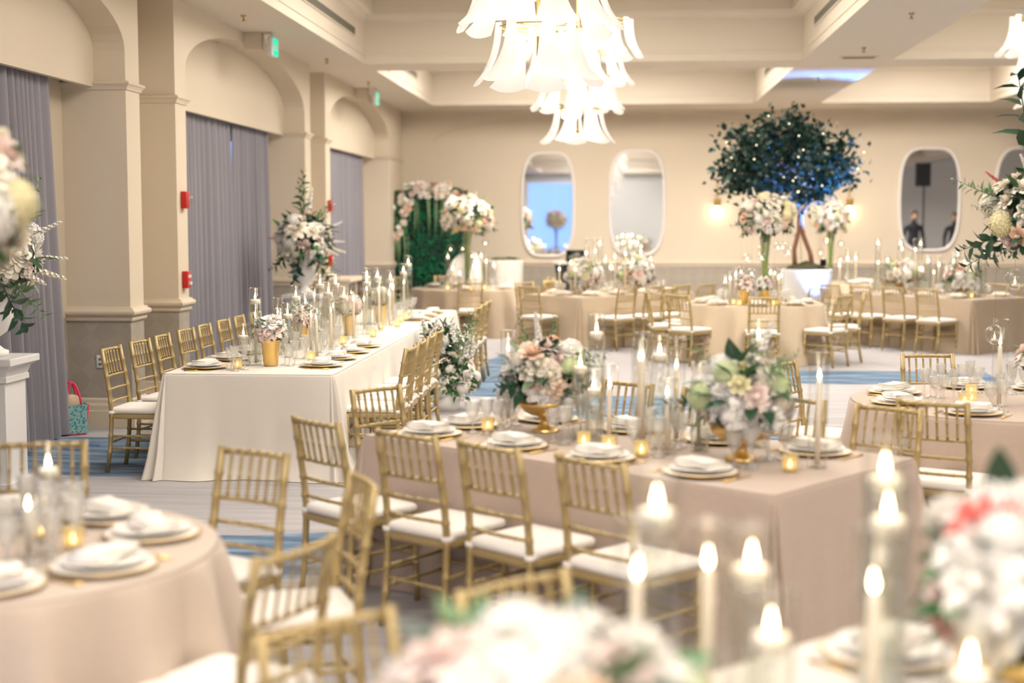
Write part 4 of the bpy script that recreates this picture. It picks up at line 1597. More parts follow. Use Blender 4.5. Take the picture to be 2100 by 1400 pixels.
PC = [('peony', 'white'), ('rose', 'blush'), ('peony', 'blush'), ('rose', 'white')]
cup(-2.66, 10.62, 21, 'nearest gold cup of white and blush peonies on long white table')
cup(-2.80, 12.30, 22, 'second gold cup, white peonies with dark leaves, on long white table')
cup(-2.62, 13.55, 23, 'third gold cup, cream hydrangea dome, on long white table', [('hydrangea', 'ivory'), ('rose', 'ivory'), ('hydrangea', 'blush')])
cup(-2.60, 15.20, 24, 'farthest tapered gold cup of cream flowers on long white table', [('hydrangea', 'ivory'), ('rose', 'ivory'), ('rose', 'blush')])
for x, y, h, k in ((-2.86, 10.95, 0.58, 'f'), (-2.80, 10.72, 0.47, 't'), (-2.88, 10.66, 0.32, 'f'), (-2.45, 11.3, 0.40, 't'), (-2.88, 11.75, 0.46, 't'), (-2.82, 11.60, 0.38, 'f'), (-2.78, 12.0, 0.55, 'f'),
                   (-2.62, 11.85, 0.42, 't'), (-2.86, 12.7, 0.46, 't'), (-2.74, 12.8, 0.62, 'f'), (-2.50, 12.1, 0.45, 't'), (-2.55, 12.95, 0.50, 'f'), (-2.90, 13.3, 0.48, 't'), (-2.52, 13.25, 0.44, 't'),
                   (-2.48, 13.75, 0.60, 'f'), (-2.82, 13.9, 0.58, 'f'), (-2.42, 14.1, 0.50, 't'), (-2.60, 14.25, 0.42, 't'), (-2.78, 14.5, 0.46, 't'), (-2.52, 14.6, 0.62, 'f'), (-2.70, 14.95, 0.50, 't'),
                   (-2.45, 15.0, 0.58, 'f'), (-2.52, 15.6, 0.48, 't'), (-2.72, 15.7, 0.55, 'f'), (-2.48, 16.1, 0.62, 'f'), (-2.66, 16.3, 0.46, 't'), (-2.50, 16.6, 0.70, 'f'), (-2.60, 16.9, 0.50, 't'), (-2.70, 11.35, 0.44, 'f'), (-2.68, 13.1, 0.40, 't'), (-2.60, 12.5, 0.56, 'f'), (-2.76, 15.3, 0.60, 'f'), (-2.44, 14.85, 0.46, 't'), (-2.58, 15.95, 0.44, 't')):
    hurricane('T1', x, y, h, k, 0.046 if k == 'f' else 0.04)
for x, y in ((-2.86, 10.40), (-2.42, 11.05), (-2.48, 12.55), (-2.36, 13.4), (-2.45, 14.35), (-2.33, 14.7), (-2.40, 15.35), (-2.42, 15.9)):
    hurricane('T1', x, y, 0.075, 'v')

# ---- T2: tan oblong table in the middle
table_rect('T2', (0.022, 6.94), -37.7, 2.46, 1.24, M_LINEN_T, 'central tan table', 'oblong table hidden under the tan cloth in the middle of the room',
           'tan damask cloth with pleated corners over the central oblong table', 5, flare=0.04)
for k, t in enumerate((-0.95, -0.36, 0.17, 0.73)):
    seat_rect('T2', -1, t, '%s chair-row seat' % ['leftmost', 'second', 'third', 'rightmost'][k], off=0.03, dang=rnd.uniform(-5, 5))
for k, t in enumerate((-0.85, -0.28, 0.28, 0.82)):
    seat_rect('T2', 1, t, '%s far-side seat' % ['leftmost', 'second', 'third', 'rightmost'][k], off=0.01, dang=rnd.uniform(-4, 4))
seat_rect('T2', 'e0', -0.05, 'left end seat', off=0.02)
x, y = loc2('T2', -0.60, 0.10)
bowl(x, y, 31, 'footed gold bowl of white hydrangea and pink-centred peony, left on central tan table')
x, y = loc2('T2', 0.66, 0.02)
bowl(x, y, 34, 'footed gold bowl of blush roses and white dahlias, right on central tan table')
for lx, ly, h, k in ((-0.30, 0.02, 0.46, 'f'), (-0.34, 0.20, 0.62, 'f'), (-0.92, 0.34, 0.50, 't'), (-0.12, 0.28, 0.50, 't'), (0.00, 0.14, 0.55, 't'), (-0.06, -0.05, 0.40, 't'), (0.12, 0.30, 0.52, 't'), (0.17, 0.05, 0.55, 'f'),
                     (0.28, 0.28, 0.42, 't'), (0.36, 0.12, 0.42, 'f'), (0.30, -0.06, 0.36, 't'), (0.42, 0.42, 0.62, 'f'), (1.02, 0.08, 0.52, 't'), (-0.18, -0.02, 0.36, 'f')):
    x, y = loc2('T2', lx, ly)
    hurricane('T2', x, y, h, k, 0.043)
for lx, ly in ((-0.12, -0.17), (0.05, -0.19), (0.26, -0.21), (0.99, -0.10), (-0.83, -0.10)):
    x, y = loc2('T2', lx, ly)
    hurricane('T2', x, y, 0.075, 'v')

# ---- T3: round table lower left
table_round('T3', (-2.15, 4.55), 0.79, M_LINEN_P, 'lower-left round table', 'round table hidden under the champagne cloth at lower left',
            'champagne cloth with deep folds on the lower-left round table', 6, 17, amp=1.9)
seat_round('T3', -24, 'lower-right seat', dang=0)
seat_round('T3', 24, 'right seat', cut=False)
seat_round('T3', 61, 'upper-right seat')
seat_round('T3', 104, 'far seat', off=0.03, cut=False)
seat_round('T3', -62, 'front seat', ch=False, cut=False)
seat_round('T3', 140, 'far-left seat', ch=False)
tall(-2.40, 4.66, 41, 'large blurred tall arrangement of white and blush blooms over lower-left round table', 'lower-left round table', 0.37, 0.36, 1.16, 70, 0, 0.085, True)
for x, y, h, k in ((-2.05, 4.95, 0.30, 'f'), (-1.93, 4.45, 0.20, 't'), (-2.02, 4.30, 0.24, 't')):
    hurricane('T3', x, y, h, k, 0.042)
for x, y in ((-1.83, 4.58), (-2.0, 4.72)):
    hurricane('T3', x, y, 0.075, 'v')

# ---- T4: oblong table in the foreground
table_rect('T4', (0.32, 2.64), 45, 2.46, 1.24, M_LINEN_W, 'foreground table', 'oblong table hidden under the pale cloth in the right foreground',
           'pale cloth over the foreground table at lower right', 7)
seat_rect('T4', 1, -0.28, 'first chair-side seat', off=0.03, pl=False)
seat_rect('T4', 1, 0.30, 'second chair-side seat', off=0.03, pl=False)
seat_rect('T4', 1, 0.92, 'farthest chair-side seat', ch=False, off=0.02)
seat_rect('T4', 'e1', -0.25, 'far end seat', ch=False, cut=False)
x, y = loc2('T4', -0.56, 0.10)
bowl(x, y, 51, 'blurred bowl of white, blush and pink blooms at bottom centre of foreground table', 1.0, True, False, 0.27, 0.15, 0.27, [('peony', 'white'), ('rose', 'blush'), ('peony', 'blush'), ('hydrangea', 'white'), ('rose', 'peach'), ('rose', 'white'), ('hydrangea', 'green'), ('peony', 'white')])
x, y = loc2('T4', 0.76, -0.06)
bowl(x, y, 53, 'blurred bowl of white peonies with dark leaves, lower right on foreground table', 1.1, True, False, pal=[('peony', 'white'), ('mum', 'white'), ('hydrangea', 'white'), ('peony', 'white'), ('rose', 'blush'), ('rose', 'ivory'), ('rose', 'white'), ('rose', 'coral')])
for px, py, h, k in ((0.08, 3.05, 0.565, 'f'), (0.05, 2.99, 0.48, 't'), (0.188, 3.02, 0.46, 't'), (0.285, 3.05, 0.445, 'f'), (0.31, 2.88, 0.345, 'f'), (0.617, 3.34, 0.595, 'f'), (0.60, 3.20, 0.525, 'f'), (0.527, 2.925, 0.475, 't'), (0.66, 2.68, 0.34, 'f'), (-0.27, 2.45, 0.36, 't')):
    hurricane('T4', px, py, h, k, 0.05 if k == 'f' else 0.044)

# ---- T5: round table at the right edge
table_round('T5', (2.36, 8.85), 0.93, M_LINEN_T, 'right-edge round table', 'round table hidden under the tan cloth at the right edge',
            'tan cloth over the round table at the right edge', 8, 14)
seat_round('T5', 240, 'lower-left seat', dang=2)
seat_round('T5', 150, 'left seat')
seat_round('T5', 97, 'far seat')
seat_round('T5', 195, 'middle-left seat', ch=False)
seat_round('T5', 285, 'front seat', ch=False)
seat_round('T5', 60, 'far-right seat', ch=False)
tall(2.62, 8.95, 61, 'tall arrangement of white peonies and coral sprays at the right edge', 'right-edge round table', 0.36, 0.30, 1.16, 60, 7, 0.075, True,
     [('coral', 2.8, 0.6, 0.14, 0.95), ('deep', 3.2, -0.5, 0.34, 0.8), ('deep', 2.9, -0.7, 0.34, 0.8), ('deep', 2.6, 1.25, 0.62, 0.8), ('deep', 0.5, 1.35, 0.68, 0.8), ('green', 3.1, 0.3, 0.3, 0.9)])
for x, y, h, k in ((2.25, 8.62, 0.52, 't'), (2.45, 8.5, 0.36, 't')):
    hurricane('T5', x, y, h, k, 0.045)
for x, y in ((2.12, 8.75), (2.05, 8.62), (2.2, 9.1)):
    hurricane('T5', x, y, 0.075, 'v')
cup(2.50, 8.72, 63, 'small cup of white blooms at right edge beside tall taper')

# ---- T6: round table by the hedge wall
table_round('T6', (-2.55, 23.5), 0.92, M_LINEN_D, 'round table by the hedge', 'round table hidden under the tan cloth before the green hedge wall',
            'tan cloth over the round table before the green hedge wall', 9, 14)
for a, s in ((278, 'front seat'), (150, 'left seat'), (112, 'far-left seat'), (340, 'right seat'), (20, 'far-right seat')):
    seat_round('T6', a, s, cut=False, glasses=('water', 'wine'))
tall(-2.55, 23.5, 71, 'tall arrangement of ivory and peach roses beside the green hedge wall', 'round table by the hedge', 0.46, 0.36, 1.16, 80, 4, 0.075)
for k, (x, y) in enumerate(((-2.75, 23.1), (-2.62, 23.0), (-2.4, 23.1), (-2.3, 23.3), (-2.2, 23.15), (-2.1, 23.4), (-2.85, 23.3))):
    hurricane('T6', x, y, (0.42, 0.34, 0.5, 0.62, 0.55, 0.46, 0.6)[k], 'tftftff'[k], 0.04)
for x, y in ((-2.8, 22.85), (-2.45, 22.8), (-2.2, 22.9)):
    hurricane('T6', x, y, 0.075, 'v')

# ---- T7: oblong table under the paired mirrors
n7 = (-0.6, 20.75)
c7 = (n7[0] + 0.7071 * 1.23 - 0.7071 * 0.62, n7[1] + 0.7071 * 1.23 + 0.7071 * 0.62)
table_rect('T7', c7, 45, 2.46, 1.24, M_LINEN_C, 'oblong table below the mirror pair', 'oblong table hidden under the champagne cloth below the mirror pair',
           'champagne cloth with pleated corner over the table below the mirror pair', 10, flare=0.07)
for k, t in enumerate((-0.82, -0.25, 0.32, 0.88)):
    seat_rect('T7', -1, t, '%s near-side seat' % ['leftmost', 'second', 'third', 'rightmost'][k], off=0.08, cut=False, glasses=('water', 'wine'))
for k, t in enumerate((-0.8, -0.2, 0.4)):
    seat_rect('T7', 1, t, '%s far-side seat' % ['leftmost', 'second', 'third'][k], cut=False, glasses=('water', 'wine'))
seat_rect('T7', 'e0', -0.05, 'left end seat', off=0.05, cut=False, glasses=('water', 'wine'), dang=10)
x, y = loc2('T7', -0.55, 0.0)
bowl(x, y, 81, 'low bowl of white and peach blooms, left on the table below mirror pair', 1.25, False)
x, y = loc2('T7', 0.55, -0.02)
bowl(x, y, 82, 'low bowl of blush and white blooms, right on the table below mirror pair', 1.25, False)
rr7 = random.Random(5)
for k in range(23):
    x, y = loc2('T7', -0.95 + 1.95 * k / 22 + rr7.uniform(-0.05, 0.05), rr7.uniform(-0.18, 0.26))
    hurricane('T7', x, y, rr7.choice((0.46, 0.58, 0.70, 0.84)), rr7.choice('ftft'), 0.042)

# ---- T8: round table before the tree
table_round('T8', (1.79, 19.45), 0.92, M_LINEN_C, 'round table before the tree', 'round table hidden under the champagne cloth before the tree planter',
            'champagne cloth with deep folds on the round table before the tree', 11, 14)
for a, s in ((270, 'front seat'), (222, 'front-left seat'), (315, 'front-right seat'), (185, 'left seat'), (352, 'right seat'), (140, 'far-left seat'), (45, 'far-right seat')):
    seat_round('T8', a, s, cut=False, glasses=('water', 'wine'), dang=(6 if a in (222, 315) else 0))
tall(1.93, 19.40, 91, 'tall arrangement of ivory and peach roses in glass vase before the tree', 'round table before the tree', 0.37, 0.31, 1.16, 95, 9, 0.062)
for k, (x, y) in enumerate(((1.45, 19.2), (1.52, 19.12), (1.6, 19.05), (1.98, 19.15), (2.1, 19.25), (1.4, 19.35), (2.15, 19.4))):
    hurricane('T8', x, y, (0.44, 0.5, 0.42, 0.5, 0.42, 0.38, 0.46)[k], 'tttftft'[k], 0.042)
for x, y in ((1.55, 18.85), (1.95, 18.8), (2.15, 18.95), (1.35, 19.0), (2.28, 19.1)):
    hurricane('T8', x, y, 0.075, 'v')
cup(1.62, 18.98, 92, 'small gold cup of white roses, left below the vase before the tree')
cup(1.90, 19.0, 93, 'small gold cup of blush roses, right below the vase before the tree')

# ---- T9: oblong table on the right
N9 = (4.95, 20.5)
d9 = (math.cos(R(130)), math.sin(R(130)))
e9 = (math.cos(R(40)), math.sin(R(40)))
c9 = (N9[0] + d9[0] * 1.23 + e9[0] * 0.62, N9[1] + d9[1] * 1.23 + e9[1] * 0.62)
table_rect('T9', c9, 310, 2.46, 1.24, M_LINEN_D, 'oblong table under the right mirrors', 'oblong table hidden under the tan cloth below the right-hand mirrors',
           'tan cloth with pleated corner over the table below the right-hand mirrors', 12, flare=0.07)
for k, t in enumerate((-0.95, -0.37, 0.23, 0.83)):
    seat_rect('T9', -1, t, '%s near-side seat' % ['leftmost', 'second', 'third', 'rightmost'][k], off=0.03, cut=False, glasses=('water', 'wine'))
for k, t in enumerate((-0.2, 0.4, 0.95)):
    seat_rect('T9', 1, t, '%s far-side seat' % ['leftmost', 'second', 'third'][k], cut=False, glasses=('water', 'wine'))
x, y = loc2('T9', -0.55, 0.05)
bowl(x, y, 101, 'footed bowl of blush, mauve and cream roses, left on table under right mirrors', 1.2, False)
x, y = loc2('T9', 0.60, 0.02)
bowl(x, y, 102, 'footed bowl of peach and cream roses, right on table under right mirrors', 1.2, False)
rr9 = random.Random(9)
for k in range(24):
    x, y = loc2('T9', -1.0 + 1.9 * k / 23 + rr9.uniform(-0.05, 0.05), rr9.uniform(-0.15, 0.3))
    hurricane('T9', x, y, rr9.choice((0.46, 0.58, 0.70, 0.84)), rr9.choice('ftft'), 0.042)
for lx, ly in ((0.1, -0.3), (0.9, -0.2)):
    x, y = loc2('T9', lx, ly)
    hurricane('T9', x, y, 0.075, 'v')

# ---- T10: round table at the back
table_round('T10', (3.78, 26.2), 0.9, M_LINEN_C, 'back round table behind the tree', 'round table hidden under champagne cloth behind the tree at the back wall',
            'champagne cloth over the back round table behind the tree', 13, 14)
for a, s in ((300, 'front-right seat'), (345, 'right seat'), (230, 'front-left seat'), (30, 'far-right seat')):
    seat_round('T10', a, s, cut=False, glasses=('water',))
tall(3.78, 26.2, 111, 'thin-stemmed tall arrangement of cream roses behind the tree', 'back round table', 0.32, 0.28, 1.16, 50, 5, 0.065)
for k, (x, y) in enumerate(((3.9, 25.9), (4.05, 25.95), (4.2, 26.0), (3.6, 25.85), (4.1, 26.3))):
    hurricane('T10', x, y, (0.42, 0.5, 0.56, 0.46, 0.6)[k], 'tftft'[k], 0.042)

flush_candles({k: v[4] for k, v in TAB.items()})
flush_glasses()

# ================================================================== CHANDELIERS
def shade_mesh():
    b = MB()
    nu, nv = 6, 9
    sheets = []
    for off in (0.0, 0.006):
        rows = []
        for j in range(nv + 1):
            v = j / nv
            hw = 0.052 + 0.020 * v + 0.075 * v ** 2.6
            out = 0.02 + 0.02 * v + 0.125 * v ** 2.8
            z = -0.43 * v + 0.02 * v ** 3
            row = []
            for i in range(nu + 1):
                u = -1 + 2 * i / nu
                row.append((u * hw, out - 0.040 * u * u * (1 - 0.2 * v) + off, z - 0.03 * (1 - u * u) * v ** 4))
            rows.append(row)
        sheets.append(rows)
    b.rings(sheets[0], closed=False)
    b.rings([list(reversed(r_)) for r_ in sheets[1]], closed=False)
    for j in range(nv):
        for i in (0, nu):
            q = (sheets[0][j][i], sheets[0][j + 1][i], sheets[1][j + 1][i], sheets[1][j][i])
            b.add(q, [(0, 1, 2, 3)])
    for i in range(nu):
        for j in (0, nv):
            q = (sheets[0][j][i], sheets[0][j][i + 1], sheets[1][j][i + 1], sheets[1][j][i])
            b.add(q, [(0, 1, 2, 3)])
    return b.mesh('glass_petal', M_SHADE)


ME_PETAL = shade_mesh()
b = MB()
b.lathe([(0.0, 0.05), (0.011, 0.048), (0.012, 0.02), (0.026, 0.0), (0.030, -0.022), (0.022, -0.045), (0.0, -0.055)], 12)
ME_CBULB = b.mesh('chandelier_bulb', M_BULB)
TIERS = [(2.84, 0.30, 7), (3.22, 0.45, 10), (3.53, 0.56, 13), (3.86, 0.70, 16)]   # tip height, rim radius at the tips' root, petals


def chandelier(x, y, lab, power, seed):
    t = thing('chandelier', lab, 'chandelier', (x, y, 0), seed * 0.37, 'tiered glass petal chandeliers')
    b = MB()
    b.tube([(0, 0, 2.95), (0, 0, 4.96)], 0.014, 10)
    b.lathe([(0.0, 4.97), (0.11, 4.97), (0.10, 4.93), (0.02, 4.90)], 20)
    b.lathe([(0.0, 2.93), (0.02, 2.94), (0.014, 2.99)], 10)
    obj('rod', b.mesh('chandelier_rod', M_BRASS), t)
    rr = random.Random(seed)
    for zt, rad, n in TIERS:
        zr = zt + 0.41
        b = MB()
        pts = [(rad * 0.90 * math.cos(2 * PI * k / 32), rad * 0.90 * math.sin(2 * PI * k / 32), zr - 0.03) for k in range(33)]
        b.tube(pts, 0.007, 6, cap=False)
        for k in range(4):
            a = k * PI / 2
            b.tube([(0, 0, zr - 0.03), (rad * 0.90 * math.cos(a), rad * 0.90 * math.sin(a), zr - 0.03)], 0.006, 6)
        obj('ring', b.mesh('chandelier_ring', M_BRASS), t)
        for k in range(n):
            a = 2 * PI * (k + 0.3 * rr.random()) / n + zt
            obj('glass_petal', ME_PETAL, t, (rad * 0.92 * math.cos(a), rad * 0.92 * math.sin(a), zr), (rr.uniform(-0.05, 0.05), 0, a - PI / 2), rr.uniform(0.96, 1.04))
        for k in range(4):
            a = 2 * PI * k / 4 + 0.5 + zt
            obj('bulb', ME_CBULB, t, (rad * 0.55 * math.cos(a), rad * 0.55 * math.sin(a), zr - 0.09))
    for z in (3.15, 3.75):
        d = bpy.data.lights.new('chandelier_light', 'POINT')
        d.energy = power
        d.color = (1, 0.90, 0.76)
        d.shadow_soft_size = 0.12
        o = obj('chandelier_light', d, t, (0, 0, z))
    return t


chandelier(-0.59, 10.1, 'large near chandelier of white glass petals at top centre', 15, 3)
chandelier(-0.54, 17.4, 'farther white glass petal chandelier hanging lower behind the near one', 15, 4)
chandelier(5.22, 17.4, 'white glass petal chandelier cut off by the right edge', 15, 5)
chandelier(-0.57, 2.9, 'white glass petal chandelier behind the camera, seen only in mirrors', 15, 6)
chandelier(5.22, 10.1, 'white glass petal chandelier off to the right, seen in the third mirror', 15, 7)

# ================================================================== MIRRORS AND SCONCES
def superellipse(w, h, n=64, e=4.2):
    out = []
    for k in range(n):
        a = 2 * PI * k / n
        c, s_ = math.cos(a), math.sin(a)
        x = math.copysign(abs(c) ** (2 / e), c) * w
        z = math.copysign(abs(s_) ** (2 / e), s_) * h
        x *= 1 - 0.10 * (z / h) ** 2
        out.append((x, z))
    return out


def mirror(xc, zc, w, h, lab):
    t = thing('wall_mirror', lab, 'mirror', (xc, YB + 0.068, zc), 0, 'rounded wall mirrors')
    b = MB()
    o0, o1 = superellipse(w, h), superellipse(w - 0.055, h - 0.055)
    rings = [[(x, 0, z) for x, z in o0], [(x, -0.045, z) for x, z in superellipse(w - 0.004, h - 0.004)], [(x, -0.052, z) for x, z in superellipse(w - 0.02, h - 0.02)], [(x, -0.040, z) for x, z in superellipse(w - 0.045, h - 0.045)], [(x, -0.02, z) for x, z in o1]]
    b.rings(rings)
    obj('frame', b.mesh('mirror_frame', M_FRAME), t)
    b = MB()
    ring = [(x, -0.022, z) for x, z in superellipse(w - 0.05, h - 0.05)]
    b.rings([ring, [(x, -0.004, z) for x, _, z in ring]], True, True, smooth=False)
    obj('mirror_glass', b.mesh('mirror_glass', M_MIRROR), t)


mirror(-1.475, 2.205, 0.545, 1.05, 'leftmost white-framed rounded wall mirror, reflecting pale blue daylight')
mirror(0.30, 2.24, 0.57, 1.05, 'second white-framed rounded wall mirror, behind the candles of the oblong table')
mirror(6.01, 2.30, 0.60, 1.02, 'third white-framed rounded wall mirror, right of the tree')
mirror(7.85, 2.30, 0.60, 1.02, 'rightmost rounded wall mirror, cut off by the frame edge')


def sconce(x, lab):
    t = thing('wall_sconce', lab, 'wall lamp', (x, YB + 0.07, 2.18), 0, 'brass pendant sconces')
    b = MB()
    b.box(-0.012, 0.012, -0.02, 0, 0.1, 0.52).box(-0.012, 0.012, -0.10, -0.02, 0.10, 0.124)
    obj('arm', b.mesh('sconce_arm', M_BRASS), t)
    b = MB()
    b.lathe([(0.0, 0.14), (0.065, 0.14), (0.068, 0.13), (0.068, -0.01), (0.060, -0.012), (0.058, 0.10), (0, 0.11)], 20, M=Matrix.Translation((0, -0.10, 0)))
    obj('lamp_cup', b.mesh('sconce_cup', M_BRASS), t)
    b = MB()
    b.sphere(0.05, 14, 9, Matrix.Translation((0, -0.10, -0.055)))
    obj('bulb', b.mesh('sconce_bulb', M_BULB), t)
    d = bpy.data.lights.new('sconce_light', 'POINT')
    d.energy = 3.5
    d.color = (1, 0.70, 0.38)
    d.shadow_soft_size = 0.05
    obj('sconce_light', d, t, (0, -0.10, -0.14))


sconce(1.885, 'brass wall sconce with glowing bulb, left of the tree')
sconce(4.46, 'brass wall sconce with glowing bulb, right of the tree')

# ================================================================== TREE IN PLANTER
TX, TY = 2.98, 23.3
t = thing('tree_planter', 'round white planter holding the dark leafy tree, washed in blue light', 'planter', (TX, TY, 0))
b = MB()
b.lathe([(0.0, 0.0), (0.39, 0.0), (0.395, 0.02), (0.405, 1.06), (0.41, 1.09), (0.405, 1.105), (0.38, 1.105), (0.375, 1.02), (0.0, 1.0)], 40)
obj('tub', b.mesh('planter_tub', M_WHITE), t)
b = MB()
rings = []
rr = random.Random(4)
for j in range(8):
    v = j / 7
    rad = 0.40 * (1 - v ** 1.6)
    rings.append([((rad + 0.02 * rr.uniform(-1, 1)) * math.cos(2 * PI * k / 28), (rad + 0.02 * rr.uniform(-1, 1)) * math.sin(2 * PI * k / 28), 1.06 + 0.16 * v + 0.02 * rr.uniform(-1, 1)) for k in range(28)])
b.rings(rings, False, True)
obj('moss', b.mesh('moss', M_MOSS), t)

t = thing('indoor_tree', 'dark leafy tree strung with fairy lights, partly lit blue, in white planter', 'tree', (TX, TY, 1.16))
b = MB()
trunks = [[(-0.18, 0, -0.05), (-0.20, 0.02, 0.25), (-0.13, 0.02, 0.55), (-0.12, 0.0, 0.9), (-0.25, 0.05, 1.3)],
          [(0.10, 0, -0.05), (0.06, 0.02, 0.2), (-0.06, 0.02, 0.5), (-0.10, 0.0, 0.8), (0.15, -0.05, 1.25)]]
tips = []
for p in trunks:
    b.tube(p, [0.045, 0.038, 0.036, 0.034, 0.026], 10)
    tips.append(Vector(p[-1]))
obj('trunk', b.mesh('trunk', M_BRANCH), t)
b = MB()
rr = random.Random(12)
nodes = []
CC = Vector((-0.38, 0, 1.66))
for k in range(46):
    z = 1 - 1.75 * (k + 0.5) / 46
    a = k * 2.39996
    s_ = math.sqrt(max(0, 1 - z * z))
    e = CC + Vector((s_ * math.cos(a) * 1.10, s_ * math.sin(a) * 0.85, z * 0.78)) * rr.uniform(0.66, 1.14)
    st = tips[k % 2]
    m = st.lerp(e, 0.5) + Vector((rr.uniform(-0.1, 0.1), rr.uniform(-0.1, 0.1), rr.uniform(-0.05, 0.12)))
    b.tube([st, m, e], [0.016, 0.010, 0.004], 5)
    nodes.append((m, e))
obj('branches', b.mesh('branches', M_BRANCH), t)['kind'] = 'stuff'
b = MB()
bl = MB()
for m, e in nodes:
    for k in range(150):
        f = rr.uniform(0.25, 1.06)
        p = m.lerp(e, f) + Vector((rr.gauss(0, 0.105), rr.gauss(0, 0.105), rr.gauss(0, 0.095)))
        q = Vector((rr.uniform(-1, 1), rr.uniform(-1, 1), rr.uniform(-1, 0.6))).normalized().to_track_quat('Y', 'Z').to_matrix().to_4x4()
        ll = rr.uniform(0.06, 0.125)
        M = Matrix.Translation(p) @ q @ Matrix.Rotation(rr.uniform(0, 6), 4, 'Y') @ Matrix.Diagonal((ll, ll, ll, 1))
        b.add([(0, 0, 0), (-0.36, 0.45, 0.08), (0, 0.5, 0), (0.36, 0.45, 0.08), (0, 1.05, -0.12)], [(0, 2, 1), (0, 3, 2), (1, 2, 4), (2, 3, 4)], True, M)
    # trailing tufts
obj('foliage', b.mesh('tree_foliage', M_TREELEAF), t)['kind'] = 'stuff'
for k in range(58):
    m, e = nodes[rr.randrange(len(nodes))]
    p = m.lerp(e, rr.uniform(0.5, 1.05)) + Vector((rr.gauss(0, 0.1), rr.gauss(0, 0.1) - 0.05, rr.gauss(0, 0.1)))
    bl.sphere(0.009, 6, 4, Matrix.Translation(p))
obj('fairy_lights', bl.mesh('fairy_lights', M_FAIRY), t)['kind'] = 'stuff'

# blue uplight on the floor before the planter
t = thing('uplight', 'small black floor uplight throwing blue light up the white planter', 'lamp', (TX + 0.18, TY - 0.80, 0))
b = MB()
b.lathe([(0.0, 0.0), (0.09, 0.0), (0.095, 0.01), (0.095, 0.13), (0.085, 0.14), (0.075, 0.13), (0.0, 0.12)], 20)
obj('housing', b.mesh('uplight_housing', M_BLACKP), t)
d = bpy.data.lights.new('uplight_beam', 'SPOT')
d.energy = 1900
d.color = (0.10, 0.28, 1.0)
d.spot_size = R(64)
d.spot_blend = 1.0
d.shadow_soft_size = 0.03
obj('uplight_beam', d, t, (0, 0, 0.16), (R(180 + 1), 0, 0)).rotation_euler = (R(172), 0, 0)

t = thing('spotlight', 'small black spotlight on the moss shining blue up into the tree', 'lamp', (TX + 0.24, TY - 0.20, 1.20))
b = MB()
b.lathe([(0.0, -0.04), (0.045, -0.04), (0.05, -0.03), (0.05, 0.06), (0.042, 0.065), (0.038, 0.06), (0.0, 0.055)], 16)
obj('housing', b.mesh('spotlight_housing', M_BLACKP), t)
d = bpy.data.lights.new('spotlight_beam', 'SPOT')
d.energy = 900
d.color = (0.08, 0.33, 1.0)
d.spot_size = R(62)
d.spot_blend = 0.5
d.shadow_soft_size = 0.02
obj('spotlight_beam', d, t, (0, 0, 0.07), (R(180), R(-8), 0))

# ================================================================== HEDGE WALL WITH FLORAL GARLAND
t = thing('hedge_wall', 'green boxwood hedge panel with flower garland in the back corner', 'hedge wall', (-3.72, 27.55, 0))
b = MB()
b.box(-0.72, 0.72, 0.0, 0.12, 0.0, 2.46)
obj('panel', b.mesh('hedge_panel', M_BLACK), t)
b = MB()
rr = random.Random(3)
for k in range(5200):
    x, z = rr.uniform(-0.72, 0.72), rr.uniform(0.02, 2.46)
    q = Vector((rr.uniform(-0.8, 0.8), -1, rr.uniform(-0.6, 0.8))).normalized().to_track_quat('Y', 'Z').to_matrix().to_4x4()
    ll = rr.uniform(0.04, 0.075)
    M = Matrix.Translation((x, 0.01, z)) @ q @ Matrix.Rotation(rr.uniform(0, 6), 4, 'Y') @ Matrix.Diagonal((ll, ll, ll, 1))
    b.add([(0, 0, 0), (-0.35, 0.45, 0.08), (0, 0.5, 0), (0.35, 0.45, 0.08), (0, 1.05, -0.12)], [(0, 2, 1), (0, 3, 2), (1, 2, 4), (2, 3, 4)], True, M)
obj('boxwood', b.mesh('boxwood', M_HEDGE), t)['kind'] = 'stuff'
gpath = [(-0.68, 1.35), (-0.66, 1.65), (-0.62, 1.95), (-0.55, 2.25), (-0.35, 2.45), (-0.1, 2.50), (0.15, 2.48), (0.4, 2.42), (0.6, 2.3), (0.72, 2.1), (0.70, 1.9)]
pal = [('rose', 'ivory'), ('rose', 'white'), ('hydrangea', 'ivory'), ('rose', 'peach'), ('rose', 'blush'), ('hydrangea', 'white'), ('rose', 'ivory')]
for i in range(74):
    f = rr.uniform(0, len(gpath) - 1.001)
    k = int(f)
    px = gpath[k][0] + (gpath[k + 1][0] - gpath[k][0]) * (f - k) + rr.gauss(0, 0.085)
    pz = gpath[k][1] + (gpath[k + 1][1] - gpath[k][1]) * (f - k) + rr.gauss(0, 0.085)
    kd, c = pal[rr.randrange(len(pal))]
    d = Vector((rr.uniform(-0.5, 0.5), -1, rr.uniform(-0.2, 0.6))).normalized()
    obj('blossom', BLOOM[(kd, c)], t, (px, -0.06 - rr.uniform(0, 0.07), pz), d.to_track_quat('Z', 'Y').to_euler(), rr.uniform(0.05, 0.085))
for i in range(22):
    f = rr.uniform(0, len(gpath) - 1.001)
    k = int(f)
    d = Vector((rr.uniform(-1, 1), -0.8, rr.uniform(-0.6, 1))).normalized()
    obj('flower_spray', SPRAY['green' if i % 3 else 'coral'], t, (gpath[k][0], -0.03, gpath[k][1]), d.to_track_quat('Z', 'X').to_euler(), rr.uniform(0.16, 0.26))
o = obj('foliage', ME_FOL[0], t, (-0.60, -0.03, 1.85), (0, 0, 0), (0.16, 0.10, 0.5))
o['kind'] = 'stuff'
o = obj('foliage', ME_FOL[1], t, (0.05, -0.03, 2.42), (0, 0, 0), (0.62, 0.12, 0.16))
o['kind'] = 'stuff'
